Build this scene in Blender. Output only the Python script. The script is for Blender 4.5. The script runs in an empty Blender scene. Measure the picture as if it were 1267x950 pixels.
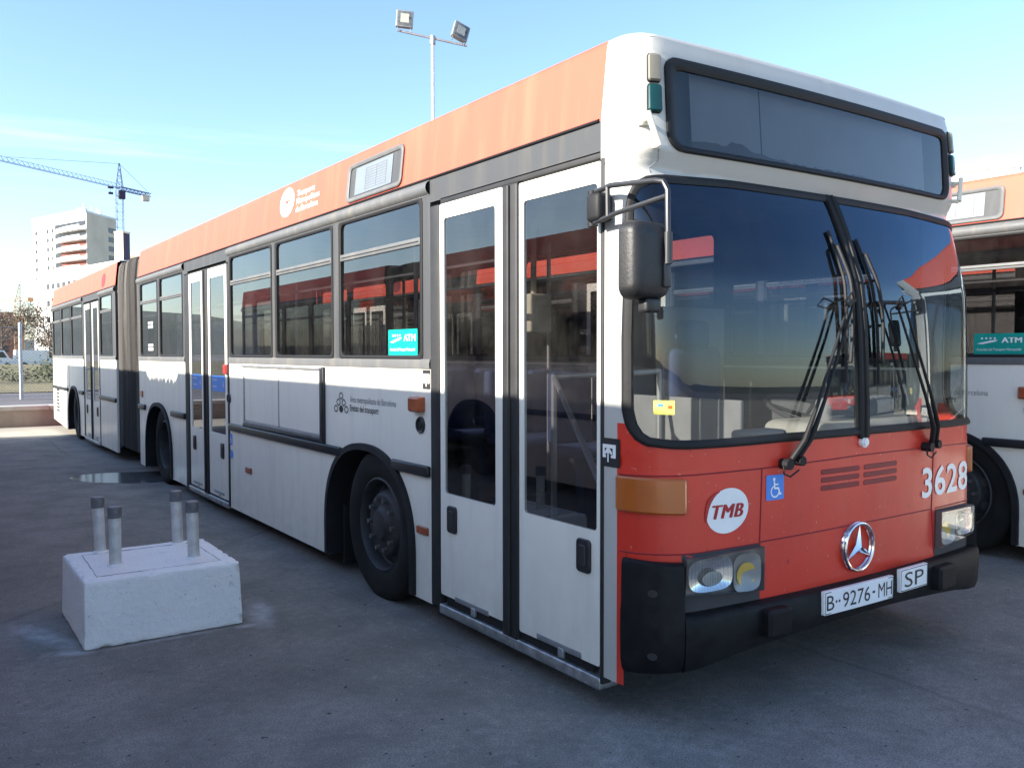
import bpy, bmesh, math, random
from mathutils import Vector, Matrix
from mathutils.geometry import tessellate_polygon
random.seed(7)
S = bpy.context.scene
COL = S.collection
R = math.radians
PI = math.pi

# ------------------------------------------------------------------ camera, sky, sun, exposure
cam_data = bpy.data.cameras.new("camera")
cam_data.sensor_width = 36.0
cam_data.lens = 36.0 * 1072.6 / 1267.0
cam_data.clip_start = 0.05
cam_data.clip_end = 6000.0
cam = bpy.data.objects.new("camera", cam_data)
COL.objects.link(cam)
_back = Vector((-0.56803847, -0.82224128, 0.03537757)).normalized()
_right = Vector((0.82272932, -0.56843184, -0.00130637))
_right = (_right - _back * _right.dot(_back)).normalized()
_up = _back.cross(_right)
_m = Matrix((_right, _up, _back)).transposed().to_4x4()
_m.translation = Vector((-2.45, -2.842, 1.580))
cam.matrix_world = _m
S.camera = cam

SUN_EL, SUN_AZ = 23.6, 276.0          # compass azimuth, clockwise from +Y
world = bpy.data.worlds.new("World")
S.world = world
world.use_nodes = True
wn = world.node_tree
for n in list(wn.nodes):
    wn.nodes.remove(n)
w_out = wn.nodes.new("ShaderNodeOutputWorld")
w_bg = wn.nodes.new("ShaderNodeBackground")
w_sky = wn.nodes.new("ShaderNodeTexSky")
w_sky.sky_type = 'NISHITA'
w_sky.sun_disc = False
w_sky.sun_elevation = R(SUN_EL)
w_sky.sun_rotation = R(SUN_AZ)
w_sky.altitude = 50
w_sky.air_density = 1.0
w_sky.dust_density = 0.8
w_sky.ozone_density = 3.0
w_bg.inputs[1].default_value = 0.105
# thin cirrus streaks low over the town
w_tc = wn.nodes.new("ShaderNodeTexCoord")
w_sep = wn.nodes.new("ShaderNodeSeparateXYZ")
wn.links.new(w_tc.outputs["Generated"], w_sep.inputs[0])
w_map = wn.nodes.new("ShaderNodeMapping")
w_map.inputs["Scale"].default_value = (1.4, 1.4, 26.0)
w_map.inputs["Rotation"].default_value = (R(2.0), R(-2.0), 0)
wn.links.new(w_tc.outputs["Generated"], w_map.inputs[0])
w_noi = wn.nodes.new("ShaderNodeTexNoise")
w_noi.inputs["Scale"].default_value = 2.2
w_noi.inputs["Detail"].default_value = 6.0
w_noi.inputs["Roughness"].default_value = 0.6
wn.links.new(w_map.outputs[0], w_noi.inputs["Vector"])
w_r1 = wn.nodes.new("ShaderNodeValToRGB")
w_r1.color_ramp.elements[0].position = 0.50
w_r1.color_ramp.elements[1].position = 0.78
wn.links.new(w_noi.outputs["Fac"], w_r1.inputs[0])
w_r2 = wn.nodes.new("ShaderNodeValToRGB")
cr = w_r2.color_ramp
cr.elements[0].position = 0.0; cr.elements[0].color = (0.0, 0.0, 0.0, 1)
cr.elements[1].position = 0.42; cr.elements[1].color = (0, 0, 0, 1)
e = cr.elements.new(0.17); e.color = (0.03, 0.03, 0.03, 1)
e = cr.elements.new(0.215); e.color = (0.15, 0.15, 0.15, 1)
e = cr.elements.new(0.25); e.color = (0.0, 0.0, 0.0, 1)
wn.links.new(w_sep.outputs["Z"], w_r2.inputs[0])
w_mul = wn.nodes.new("ShaderNodeMath"); w_mul.operation = 'MULTIPLY'
wn.links.new(w_r1.outputs[0], w_mul.inputs[0]); wn.links.new(w_r2.outputs[0], w_mul.inputs[1])
w_mix = wn.nodes.new("ShaderNodeMixRGB")
w_mix.inputs[2].default_value = (7.5, 7.8, 8.2, 1)
wn.links.new(w_mul.outputs[0], w_mix.inputs[0])
wn.links.new(w_sky.outputs[0], w_mix.inputs[1])
wn.links.new(w_mix.outputs[0], w_bg.inputs[0])
wn.links.new(w_bg.outputs[0], w_out.inputs[0])

sun_data = bpy.data.lights.new("sun", 'SUN')
sun_data.energy = 4.0
sun_data.angle = R(0.53)
sun_data.color = (1.0, 0.93, 0.82)
sun = bpy.data.objects.new("sun", sun_data)
COL.objects.link(sun)
_az, _el = R(SUN_AZ), R(SUN_EL)
SUN_DIR = Vector((math.sin(_az) * math.cos(_el), math.cos(_az) * math.cos(_el), math.sin(_el)))
sun.rotation_euler = SUN_DIR.to_track_quat('Z', 'Y').to_euler()
sun.location = (-20, 0, 30)

S.view_settings.view_transform = 'Standard'
S.view_settings.look = 'None'
S.view_settings.exposure = 1.82
S.view_settings.gamma = 1.0
S.view_settings.use_curve_mapping = False
S.render.engine = 'CYCLES'
S.cycles.use_denoising = True
S.cycles.max_bounces = 10
S.cycles.transparent_max_bounces = 24
S.cycles.glossy_bounces = 5
S.cycles.sample_clamp_indirect = 8.0

# ------------------------------------------------------------------ materials
MATS = {}
def nt(name):
    m = bpy.data.materials.new(name); m.use_nodes = True
    MATS[name] = m
    t = m.node_tree
    return m, t, t.nodes["Principled BSDF"]

def noise(t, scale, detail=4, rough=0.55, vec=None, stretch=None):
    tc = t.nodes.new("ShaderNodeTexCoord")
    n = t.nodes.new("ShaderNodeTexNoise")
    n.inputs["Scale"].default_value = scale
    n.inputs["Detail"].default_value = detail
    n.inputs["Roughness"].default_value = rough
    src = tc.outputs["Object"]
    if stretch:
        mp = t.nodes.new("ShaderNodeMapping")
        mp.inputs["Scale"].default_value = stretch
        t.links.new(src, mp.inputs[0]); src = mp.outputs[0]
    t.links.new(src, n.inputs["Vector"])
    return n.outputs["Fac"]

def ramp(t, src, stops):
    r = t.nodes.new("ShaderNodeValToRGB")
    el = r.color_ramp.elements
    while len(el) < len(stops): el.new(0.5)
    for e_, (p, c) in zip(el, stops):
        e_.position = p
        e_.color = (c, c, c, 1) if isinstance(c, (int, float)) else (*c, 1)
    t.links.new(src, r.inputs[0])
    return r.outputs[0]

def mixc(t, fac, a, b, mode='MIX'):
    m = t.nodes.new("ShaderNodeMixRGB"); m.blend_type = mode
    for i, v in ((0, fac), (1, a), (2, b)):
        if isinstance(v, (int, float)): m.inputs[i].default_value = v if i == 0 else (v, v, v, 1)
        elif isinstance(v, tuple): m.inputs[i].default_value = (*v, 1)
        else: t.links.new(v, m.inputs[i])
    return m.outputs[0]

def bump(t, p, src, strength, dist=0.01):
    b = t.nodes.new("ShaderNodeBump")
    b.inputs["Strength"].default_value = strength
    b.inputs["Distance"].default_value = dist
    t.links.new(src, b.inputs["Height"])
    t.links.new(b.outputs[0], p.inputs["Normal"])

def simple(name, color, rough=0.5, metal=0.0, var=0.12, scale=6.0, bmp=0.0, spec=0.5, coat=0.0, bscale=None):
    m, t, p = nt(name)
    f = noise(t, scale, 5)
    dark = tuple(c * (1 - var) for c in color); light = tuple(min(1, c * (1 + var)) for c in color)
    t.links.new(ramp(t, f, [(0.3, dark), (0.7, light)]), p.inputs["Base Color"])
    p.inputs["Roughness"].default_value = rough
    p.inputs["Metallic"].default_value = metal
    p.inputs["Specular IOR Level"].default_value = spec
    p.inputs["Coat Weight"].default_value = coat
    p.inputs["Coat Roughness"].default_value = 0.12
    if bmp: bump(t, p, noise(t, bscale or scale * 8, 6), bmp)
    return m

def paint(name, color, dirt=(0.33, 0.29, 0.24), amount=0.22, rough=0.35, low=None, streak=True, coat=0.25):
    """vehicle paint: slight fading, grime streaks, splashed dirt near the road"""
    m, t, p = nt(name)
    big = noise(t, 1.3, 5)
    fade = ramp(t, big, [(0.3, tuple(c * 0.95 for c in color)), (0.7, color)])
    st = noise(t, 5.0, 6, 0.6, stretch=(1.5, 1.5, 0.16) if streak else None)
    stf = ramp(t, st, [(0.50, 0.0), (0.80, amount)])
    col = mixc(t, stf, fade, dirt)
    if low:
        tc = t.nodes.new("ShaderNodeTexCoord"); sp = t.nodes.new("ShaderNodeSeparateXYZ")
        t.links.new(tc.outputs["Object"], sp.inputs[0])
        mr = t.nodes.new("ShaderNodeMapRange")
        mr.inputs[1].default_value = low[0]; mr.inputs[2].default_value = low[1]
        mr.inputs[3].default_value = low[2]; mr.inputs[4].default_value = 0.0
        t.links.new(sp.outputs["Z"], mr.inputs[0])
        n2 = noise(t, 9.0, 6)
        mm = t.nodes.new("ShaderNodeMath"); mm.operation = 'MULTIPLY'
        t.links.new(mr.outputs[0], mm.inputs[0]); t.links.new(ramp(t, n2, [(0.3, 0.25), (0.7, 1.0)]), mm.inputs[1])
        col = mixc(t, mm.outputs[0], col, dirt)
    # small chips and scuffs
    sc = noise(t, 38.0, 3, 0.5, stretch=(1, 1, 2.6))
    col = mixc(t, ramp(t, sc, [(0.735, 0.0), (0.76, 0.35)]), col, (0.16, 0.15, 0.14))
    t.links.new(col, p.inputs["Base Color"])
    t.links.new(ramp(t, st, [(0.35, rough), (0.8, min(1, rough + 0.25))]), p.inputs["Roughness"])
    p.inputs["Coat Weight"].default_value = coat
    p.inputs["Coat Roughness"].default_value = 0.15
    bump(t, p, noise(t, 2.6, 4), 0.11, 0.02)
    return m

WHITE = (0.79, 0.77, 0.685)
paint("white_paint", WHITE, low=(0.15, 0.8, 0.30))
paint("red_paint", (0.56, 0.030, 0.022), dirt=(0.30, 0.08, 0.06), amount=0.30, low=(0.2, 0.7, 0.25))
paint("orange_paint", (0.70, 0.088, 0.045), dirt=(0.72, 0.20, 0.12), amount=0.3, rough=0.5, coat=0.05)
paint("band_grey", (0.045, 0.048, 0.052), dirt=(0.13, 0.12, 0.10), amount=0.5, rough=0.55, coat=0.0)
paint("gutter_grey", (0.105, 0.108, 0.110), dirt=(0.25, 0.22, 0.16), amount=0.5, rough=0.5, coat=0.0)

# the front shell is white with a red apron: the paint edge sits at fixed places on the bodywork
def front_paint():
    m = paint("front_paint", (0.47, 0.462, 0.43), low=(0.15, 0.6, 0.2))  # white greyed below the side panels: shade of the front put into colour
    m.name = "front_paint"
    t = m.node_tree; p = t.nodes["Principled BSDF"]
    link = [l for l in t.links if l.to_node == p and l.to_socket.name == "Base Color"][0]
    src = link.from_socket
    tc = t.nodes.new("ShaderNodeTexCoord"); sp = t.nodes.new("ShaderNodeSeparateXYZ")
    t.links.new(tc.outputs["Object"], sp.inputs[0])
    a = t.nodes.new("ShaderNodeMath"); a.operation = 'LESS_THAN'; a.inputs[1].default_value = 1.285
    t.links.new(sp.outputs["Z"], a.inputs[0])
    b = t.nodes.new("ShaderNodeMath"); b.operation = 'LESS_THAN'; b.inputs[1].default_value = -0.078
    t.links.new(sp.outputs["Y"], b.inputs[0])
    c = t.nodes.new("ShaderNodeMath"); c.operation = 'MULTIPLY'
    t.links.new(a.outputs[0], c.inputs[0]); t.links.new(b.outputs[0], c.inputs[1])
    big = noise(t, 1.6, 5)
    red = ramp(t, big, [(0.3, (0.55, 0.025, 0.012)), (0.7, (0.68, 0.040, 0.017))])
    st = noise(t, 4.0, 6, 0.6, stretch=(1.4, 1.4, 0.2))
    red = mixc(t, ramp(t, st, [(0.5, 0.0), (0.8, 0.30)]), red, (0.50, 0.085, 0.045))
    ch = noise(t, 55.0, 3, 0.5)
    red = mixc(t, ramp(t, ch, [(0.70, 0.0), (0.73, 0.6)]), red, (0.60, 0.30, 0.24))
    red = mixc(t, ramp(t, noise(t, 31.0, 3, 0.5, stretch=(1.6, 1.6, .7)), [(0.27, 0.55), (0.31, 0.0)]), red, (0.10, 0.02, 0.02))
    t.links.new(mixc(t, c.outputs[0], src, red), p.inputs["Base Color"])
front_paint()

simple("rubber", (0.010, 0.010, 0.011), 0.6, bmp=0.1, spec=0.3)
simple("door_rubber", (0.016, 0.016, 0.017), 0.6, var=0.3, scale=9)
simple("bumper_plastic", (0.0075, 0.0075, 0.0085), 0.6, var=0.5, scale=14, bmp=0.12, bscale=160, spec=0.22)
simple("trim_black", (0.012, 0.013, 0.016), 0.4, var=0.2)
simple("tyre_rubber", (0.014, 0.0135, 0.013), 0.85, var=0.3, scale=5, bmp=0.25, bscale=60, spec=0.2)
simple("rim_steel", (0.030, 0.030, 0.033), 0.6, 0.2, var=0.35, scale=8, bmp=0.2)
simple("bolt_steel", (0.16, 0.15, 0.14), 0.5, 0.6)
simple("tread_plate", (0.42, 0.43, 0.44), 0.42, 0.85, var=0.4, scale=14, bmp=0.5, bscale=40)
simple("chrome", (0.75, 0.76, 0.78), 0.12, 1.0, var=0.05)
simple("grey_metal", (0.33, 0.34, 0.35), 0.42, 0.6, var=0.2)
simple("dark_metal", (0.045, 0.046, 0.05), 0.4, 0.5)
simple("mirror_plastic", (0.014, 0.014, 0.015), 0.5, var=0.3, scale=12, bmp=0.15)
simple("decal_black", (0.02, 0.02, 0.022), 0.5)
simple("decal_grey", (0.20, 0.21, 0.22), 0.5)
simple("decal_white", (0.80, 0.80, 0.79), 0.4, var=0.06)
simple("decal_red", (0.42, 0.012, 0.02), 0.4)
simple("vent_red", (0.20, 0.010, 0.014), 0.5)
simple("decal_blue", (0.05, 0.22, 0.66), 0.4, var=0.06)
simple("decal_teal", (0.0, 0.30, 0.24), 0.4, var=0.08)
simple("decal_yellow", (0.80, 0.72, 0.12), 0.5, var=0.08)
simple("plate_white", (0.78, 0.79, 0.80), 0.3, var=0.06)
simple("marker_green", (0.004, 0.045, 0.046), 0.3)
simple("marker_white", (0.17, 0.16, 0.13), 0.35)
simple("lamp_orange", (0.40, 0.10, 0.014), 0.2, var=0.12, scale=4, coat=0.6, bmp=0.15, bscale=220)
simple("lamp_amber_dark", (0.30, 0.065, 0.018), 0.3, var=0.25, coat=0.4)
simple("lamp_red", (0.50, 0.02, 0.02), 0.25, coat=0.4)
simple("lamp_yellow", (0.75, 0.48, 0.06), 0.25, coat=0.3)
simple("lamp_housing_grey", (0.16, 0.165, 0.17), 0.35, 0.5)
simple("interior_dark", (0.045, 0.045, 0.05), 0.8)
simple("lining_grey", (0.10, 0.105, 0.115), 0.8)
simple("interior_grey", (0.22, 0.225, 0.235), 0.75)
simple("dash_grey", (0.36, 0.355, 0.32), 0.7, var=0.15)
simple("floor_brown", (0.17, 0.15, 0.12), 0.8)
simple("seat_blue", (0.035, 0.06, 0.16), 0.75)
simple("pole_steel", (0.42, 0.43, 0.45), 0.35, 0.6)
simple("cream_plastic", (0.66, 0.62, 0.50), 0.5)
simple("underbody", (0.018, 0.018, 0.019), 0.9)
simple("arch_rubber", (0.012, 0.012, 0.014), 0.65, var=0.35, scale=6, bmp=0.2, spec=0.3)
simple("blind_panel", (0.20, 0.22, 0.235), 0.6, var=0.15, scale=2)
simple("sign_panel", (0.15, 0.175, 0.20), 0.4, var=0.08)

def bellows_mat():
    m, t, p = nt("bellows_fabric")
    n = noise(t, 3.0, 6, 0.6, stretch=(.25, 5.5, 0.10))  # stripes put the light and shade of the folds into the colour
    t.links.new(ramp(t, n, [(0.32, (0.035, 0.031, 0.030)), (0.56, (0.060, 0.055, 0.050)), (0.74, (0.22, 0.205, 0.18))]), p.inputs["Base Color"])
    p.inputs["Roughness"].default_value = 0.85
    bump(t, p, noise(t, 22, 5), 0.3)
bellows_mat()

def glass(name, tint, boost=0.04, dirt=0.03, f0=1.5, rough=0.0, mult=1.4):
    """single sheet of tinted glazing: see-through tint under a Fresnel reflection, with a little dust"""
    m, t, p = nt(name)
    t.nodes.remove(p)
    out = t.nodes["Material Output"]
    tr = t.nodes.new("ShaderNodeBsdfTransparent"); tr.inputs[0].default_value = (*tint, 1)
    gl = t.nodes.new("ShaderNodeBsdfGlossy"); gl.inputs[0].default_value = (0.95, 0.97, 1, 1)
    gl.inputs["Roughness"].default_value = rough
    fr = t.nodes.new("ShaderNodeFresnel")
    ge = t.nodes.new("ShaderNodeNewGeometry"); io = t.nodes.new("ShaderNodeMapRange")      # same reflection from both sides of the sheet
    io.inputs[3].default_value = f0; io.inputs[4].default_value = 1.0 / f0
    t.links.new(ge.outputs["Backfacing"], io.inputs[0]); t.links.new(io.outputs[0], fr.inputs[0])
    ad = t.nodes.new("ShaderNodeMath"); ad.operation = 'MULTIPLY_ADD'; ad.use_clamp = True
    ad.inputs[1].default_value = mult; ad.inputs[2].default_value = boost
    t.links.new(fr.outputs[0], ad.inputs[0])
    mx = t.nodes.new("ShaderNodeMixShader")
    t.links.new(ad.outputs[0], mx.inputs[0]); t.links.new(tr.outputs[0], mx.inputs[1]); t.links.new(gl.outputs[0], mx.inputs[2])
    df = t.nodes.new("ShaderNodeBsdfDiffuse"); df.inputs[0].default_value = (0.55, 0.53, 0.48, 1)
    n = noise(t, 3.0, 6, 0.65)
    m2 = t.nodes.new("ShaderNodeMixShader")
    t.links.new(ramp(t, n, [(0.35, 0.0), (0.8, dirt)]), m2.inputs[0])
    t.links.new(mx.outputs[0], m2.inputs[1]); t.links.new(df.outputs[0], m2.inputs[2])
    t.links.new(m2.outputs[0], out.inputs[0])
    return m
glass("tinted_glass", (0.42, 0.41, 0.41), 0.01, 0.025)
glass("door_glass", (0.44, 0.43, 0.43), 0.01, 0.03)
wg = glass("windscreen_glass", (0.48, 0.54, 0.55), 0.012, 0.02, mult=1.2)
# the upper part of the windscreen carries a blue sun band
_t = wg.node_tree
_tc = _t.nodes.new("ShaderNodeTexCoord"); _sp = _t.nodes.new("ShaderNodeSeparateXYZ"); _t.links.new(_tc.outputs["Object"], _sp.inputs[0])
_mr = _t.nodes.new("ShaderNodeMapRange"); _mr.inputs[1].default_value = 1.40; _mr.inputs[2].default_value = 2.10
_t.links.new(_sp.outputs["Z"], _mr.inputs[0])
for _n in _t.nodes:
    if _n.type == 'BSDF_TRANSPARENT': _t.links.new(ramp(_t, _mr.outputs[0], [(0.0, (.72, .76, .74)), (1.0, (.22, .31, .42))]), _n.inputs[0])
    if _n.type == 'BSDF_GLOSSY': _t.links.new(ramp(_t, _mr.outputs[0], [(0.0, (.92, .96, .96)), (1.0, (.46, .64, .86))]), _n.inputs[0])
glass("display_glass", (0.55, 0.56, 0.58), 0.0, 0.02, mult=1.0)
glass("lamp_glass", (0.90, 0.92, 0.92), 0.0, 0.03)

# ------------------------------------------------------------------ mesh helpers
class MB:
    def __init__(s): s.v = []; s.f = []; s.mi = []; s.cur = 0
    def add(s, vs, fs):
        o = len(s.v); s.v += [tuple(v) for v in vs]
        for f in fs: s.f.append(tuple(i + o for i in f)); s.mi.append(s.cur)
    def quad(s, a, b, c, d): s.add([a, b, c, d], [(0, 1, 2, 3)])
    def box(s, x0, x1, y0, y1, z0, z1, bev=0.0):
        if bev <= 0:
            s.add([(x, y, z) for x in (x0, x1) for y in (y0, y1) for z in (z0, z1)],
                  [(0, 1, 3, 2), (4, 6, 7, 5), (0, 4, 5, 1), (2, 3, 7, 6), (0, 2, 6, 4), (1, 5, 7, 3)])
            return
        bm = bmesh.new(); bmesh.ops.create_cube(bm, size=1.0)
        for v in bm.verts:
            v.co = Vector(((x0 + x1) / 2 + v.co.x * (x1 - x0), (y0 + y1) / 2 + v.co.y * (y1 - y0), (z0 + z1) / 2 + v.co.z * (z1 - z0)))
        b = min(bev, 0.49 * min(abs(x1 - x0), abs(y1 - y0), abs(z1 - z0)))
        bmesh.ops.bevel(bm, geom=list(bm.edges), offset=b, segments=3, affect='EDGES', profile=0.5)
        s.addbm(bm)
    def addbm(s, bm):
        bm.verts.index_update()
        s.add([v.co[:] for v in bm.verts], [[v.index for v in f.verts] for f in bm.faces]); bm.free()
    def xform(s, fn, start=0):
        s.v[start:] = [tuple(fn(v)) for v in s.v[start:]]
    def tube(s, pts, r, n=10, caps=True, closed=False):
        pts = [Vector(p) for p in pts]; rs = r if isinstance(r, (list, tuple)) else [r] * len(pts)
        rings = []; prev = None
        for i, p in enumerate(pts):
            if closed: d = pts[(i + 1) % len(pts)] - pts[i - 1]
            else: d = pts[min(i + 1, len(pts) - 1)] - pts[max(i - 1, 0)]
            d.normalize()
            if prev is None:
                a = d.orthogonal().normalized()
            else:
                a = prev - d * prev.dot(d)
                a = a.normalized() if a.length > 1e-6 else d.orthogonal().normalized()
            prev = a; b = d.cross(a)
            rings.append([p + (a * math.cos(2 * PI * k / n) + b * math.sin(2 * PI * k / n)) * rs[i] for k in range(n)])
        vs = [v for rg in rings for v in rg]; fs = []
        m = len(rings)
        for i in range(m if closed else m - 1):
            j = (i + 1) % m
            for k in range(n):
                fs.append((i * n + k, i * n + (k + 1) % n, j * n + (k + 1) % n, j * n + k))
        if caps and not closed:
            fs.append(tuple(range(n - 1, -1, -1))); fs.append(tuple((m - 1) * n + k for k in range(n)))
        s.add(vs, fs)
    def lathe(s, prof, n=48, axis='X', org=(0, 0, 0), close=False):
        """prof: (along-axis, radius)"""
        vs = []; fs = []
        for a, r in prof:
            for k in range(n):
                c, q = math.cos(2 * PI * k / n) * r, math.sin(2 * PI * k / n) * r
                v = (a, c, q) if axis == 'X' else ((q, a, c) if axis == 'Y' else (c, q, a))
                vs.append((v[0] + org[0], v[1] + org[1], v[2] + org[2]))
        for i in range(len(prof) - 1):
            for k in range(n):
                fs.append((i * n + k, i * n + (k + 1) % n, (i + 1) * n + (k + 1) % n, (i + 1) * n + k))
        s.add(vs, fs)
    def poly(s, pts, fn):
        """flat polygon of 2-D points put on a surface"""
        tri = tessellate_polygon([[Vector((a, b, 0)) for a, b in pts]])
        s.add([fn(a, b) for a, b in pts], [tuple(t) for t in tri])
    def prism(s, pts, f0, f1):
        n = len(pts); tri = tessellate_polygon([[Vector((a, b, 0)) for a, b in pts]])
        s.add([f0(a, b) for a, b in pts] + [f1(a, b) for a, b in pts],
              [tuple(t) for t in tri] + [tuple(i + n for i in reversed(t)) for t in tri] +
              [(i, (i + 1) % n, n + (i + 1) % n, n + i) for i in range(n)])
    def rings(s, loops, closed=True):
        n = len(loops[0]); vs = [v for l in loops for v in l]; fs = []
        for i in range(len(loops) - 1):
            for k in range(n if closed else n - 1):
                fs.append((i * n + k, i * n + (k + 1) % n, (i + 1) * n + (k + 1) % n, (i + 1) * n + k))
        s.add(vs, fs)
    def patch(s, loop, fn, steps=10, aim=None):
        """fill a star-shaped 2-D outline with rings towards its middle"""
        cx = sum(p[0] for p in loop) / len(loop); cy = sum(p[1] for p in loop) / len(loop)
        ls = []
        for i in range(steps):
            k = 1 - i / steps
            ls.append([fn(cx + (a - cx) * k, cy + (b - cy) * k) for a, b in loop])
        s.rings(ls)
        n = len(loop); o = len(s.v) - n
        s.v.append(tuple(fn(cx, cy))); c = len(s.v) - 1
        for k in range(n): s.f.append((o + k, o + (k + 1) % n, c)); s.mi.append(s.cur)
    def build(s, name, mats, parent=None, smooth=35, loc=None, outward=None):
        me = bpy.data.meshes.new(name)
        me.from_pydata(s.v, [], s.f)
        if isinstance(mats, str): mats = [mats]
        for m in mats: me.materials.append(MATS[m])
        if len(mats) > 1: me.polygons.foreach_set("material_index", s.mi)
        bm = bmesh.new(); bm.from_mesh(me)
        bmesh.ops.remove_doubles(bm, verts=bm.verts, dist=1e-5)
        bmesh.ops.recalc_face_normals(bm, faces=bm.faces)
        if outward is not None:
            o = Vector(outward); t = sum((f.normal.dot(o) * f.calc_area() for f in bm.faces))
            if not smooth: bmesh.ops.reverse_faces(bm, faces=[f for f in bm.faces if f.normal.dot(o) < 0])
            elif t < 0: bmesh.ops.reverse_faces(bm, faces=bm.faces)
        bm.to_mesh(me); bm.free()
        if smooth:
            me.shade_smooth(); me.set_sharp_from_angle(angle=R(smooth))
        ob = bpy.data.objects.new(name, me); COL.objects.link(ob)
        if parent: ob.parent = parent
        if loc: ob.location = loc
        return ob

def thing(name, label, cat, loc=(0, 0, 0), rz=0.0, group=None):
    o = bpy.data.objects.new(name, None); COL.objects.link(o)
    o.location = loc; o.rotation_euler = (0, 0, rz)
    o["label"] = label; o["category"] = cat
    if group: o["group"] = group
    return o
def tag(o, label, cat, group=None):
    o["label"] = label; o["category"] = cat
    if group: o["group"] = group
    return o
def structure(o): o["kind"] = "structure"; return o
def kids(o): return [c for c in COL.objects if c.parent == o]
def copy_tree(o, parent=None, skip=()):
    c = o.copy(); COL.objects.link(c)
    if parent: c.parent = parent
    for ch in list(o.children):
        if ch.name.split('.')[0] not in skip: copy_tree(ch, c, skip)
    return c

def rrect(x0, x1, y0, y1, r, n=6):
    rs = r if isinstance(r, (list, tuple)) else (r, r, r, r)   # lower-left, lower-right, upper-right, upper-left
    out = []
    for (cx, cy, a0, q) in ((x0 + rs[0], y0 + rs[0], 180, rs[0]), (x1 - rs[1], y0 + rs[1], 270, rs[1]), (x1 - rs[2], y1 - rs[2], 0, rs[2]), (x0 + rs[3], y1 - rs[3], 90, rs[3])):
        for k in range(n + 1):
            a = R(a0 + 90 * k / n); out.append((cx + q * math.cos(a), cy + q * math.sin(a)))
    return out
def ellipse(cx, cy, rx, ry, n=40, rot=0.0):
    return [(cx + rx * math.cos(a) * math.cos(rot) - ry * math.sin(a) * math.sin(rot), cy + rx * math.cos(a) * math.sin(rot) + ry * math.sin(a) * math.cos(rot)) for a in (2 * PI * k / n for k in range(n))]
def inside(pts, d):
    """inset a closed outline by d"""
    n = len(pts); out = []
    area = sum(pts[i][0] * pts[(i + 1) % n][1] - pts[(i + 1) % n][0] * pts[i][1] for i in range(n))
    sg = 1 if area > 0 else -1
    for i in range(n):
        a, b = Vector(pts[i - 1]), Vector(pts[(i + 1) % n]); t = (b - a).normalized()
        out.append((pts[i][0] - t.y * d * sg, pts[i][1] + t.x * d * sg))
    return out
def smooth_loop(pts, it=2):
    for _ in range(it):
        q = []
        for i in range(len(pts)):
            a, b = pts[i], pts[(i + 1) % len(pts)]
            q += [(a[0] * .75 + b[0] * .25, a[1] * .75 + b[1] * .25), (a[0] * .25 + b[0] * .75, a[1] * .25 + b[1] * .75)]
        pts = q
    return pts
def sample_polar(poly, c, sc, angs):
    out = []
    P = [((a - c[0]) * sc[0], (b - c[1]) * sc[1]) for a, b in poly]; n = len(P)
    for t in angs:
        dx, dy = math.cos(t), math.sin(t); best = None
        for i in range(n):
            ax, ay = P[i]; bx, by = P[(i + 1) % n]
            ex, ey = bx - ax, by - ay; den = dx * ey - dy * ex
            if abs(den) < 1e-12: continue
            s_ = (ax * ey - ay * ex) / den; u_ = (ax * dy - ay * dx) / den
            if s_ > 0 and -1e-9 <= u_ <= 1 + 1e-9 and (best is None or s_ > best): best = s_
        out.append((c[0] + dx * best / sc[0], c[1] + dy * best / sc[1]))
    return out

def text_shape(txt, size=1.0, shear=0.0, bold=0.0, space=1.0, sx=1.0, align='LEFT'):
    """letters as flat triangles: (2-D points, faces); the font's capital height is about 0.7 of size"""
    cu = bpy.data.curves.new("lettering", 'FONT'); cu.body = txt; cu.size = size; cu.shear = shear
    cu.offset = bold; cu.space_character = space; cu.align_x = align; cu.resolution_u = 3; cu.fill_mode = 'FRONT'
    ob = bpy.data.objects.new("lettering", cu); COL.objects.link(ob)
    bpy.context.view_layer.update()
    me = ob.to_mesh()
    vs = [(v.co.x * sx, v.co.y) for v in me.vertices]; fs = [tuple(p.vertices) for p in me.polygons]
    ob.to_mesh_clear(); bpy.data.objects.remove(ob); bpy.data.curves.remove(cu)
    return vs, fs
def add_text(mb, txt, fn, x, y, h, w=None, strike=0.0, fns=None, **kw):
    """write txt with its baseline-left at (x, y), capital height h and (if given) total width w"""
    vs, fs = text_shape(txt, size=1.0, **kw)
    xs = [v[0] for v in vs]; ys = [v[1] for v in vs]
    cap = 0.69
    k = h / cap; x0 = min(xs); kx = k if w is None else w / (max(xs) - x0)
    mb.add([fn(x + (a - x0) * kx, y + b * k) for a, b in vs], fs)
    if strike:      # heavier strokes: the same letters again, a hair to the side and in front
        for i, g in enumerate(fns): mb.add([g(x + (a - x0) * kx + strike * (i + 1), y + b * k) for a, b in vs], fs)

KZ=[0.10,0.62,1.20,1.55,1.88,2.01,2.13,2.25,2.352,2.43,2.60,2.83,2.90]
KC=[-.400,-.405,-.410,-.400,-.374,-.339,-.298,-.250,-.200,-.245,-.232,-.212,-.195]
KE=[-.345,-.350,-.345,-.335,-.315,-.285,-.250,-.210,-.165,-.205,-.195,-.180,-.165]
KA=[.20,.20,.20,.19,.18,.17,.16,.15,.14,.13,.125,.12,.115]
NW=9
def _slopes(X,Y):
    n=len(X);d=[(Y[i+1]-Y[i])/(X[i+1]-X[i]) for i in range(n-1)];m=[d[0]]
    for i in range(1,n-1): m.append(0 if d[i-1]*d[i]<=0 else 2*d[i-1]*d[i]/(d[i-1]+d[i]))
    return m+[d[-1]]
_TAB={}
for nm,K in (('c',KC),('e',KE),('a',KA)):
    _TAB[nm]=(K,_slopes(KZ[:NW],K[:NW])+_slopes(KZ[NW:],K[NW:]))
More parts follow.
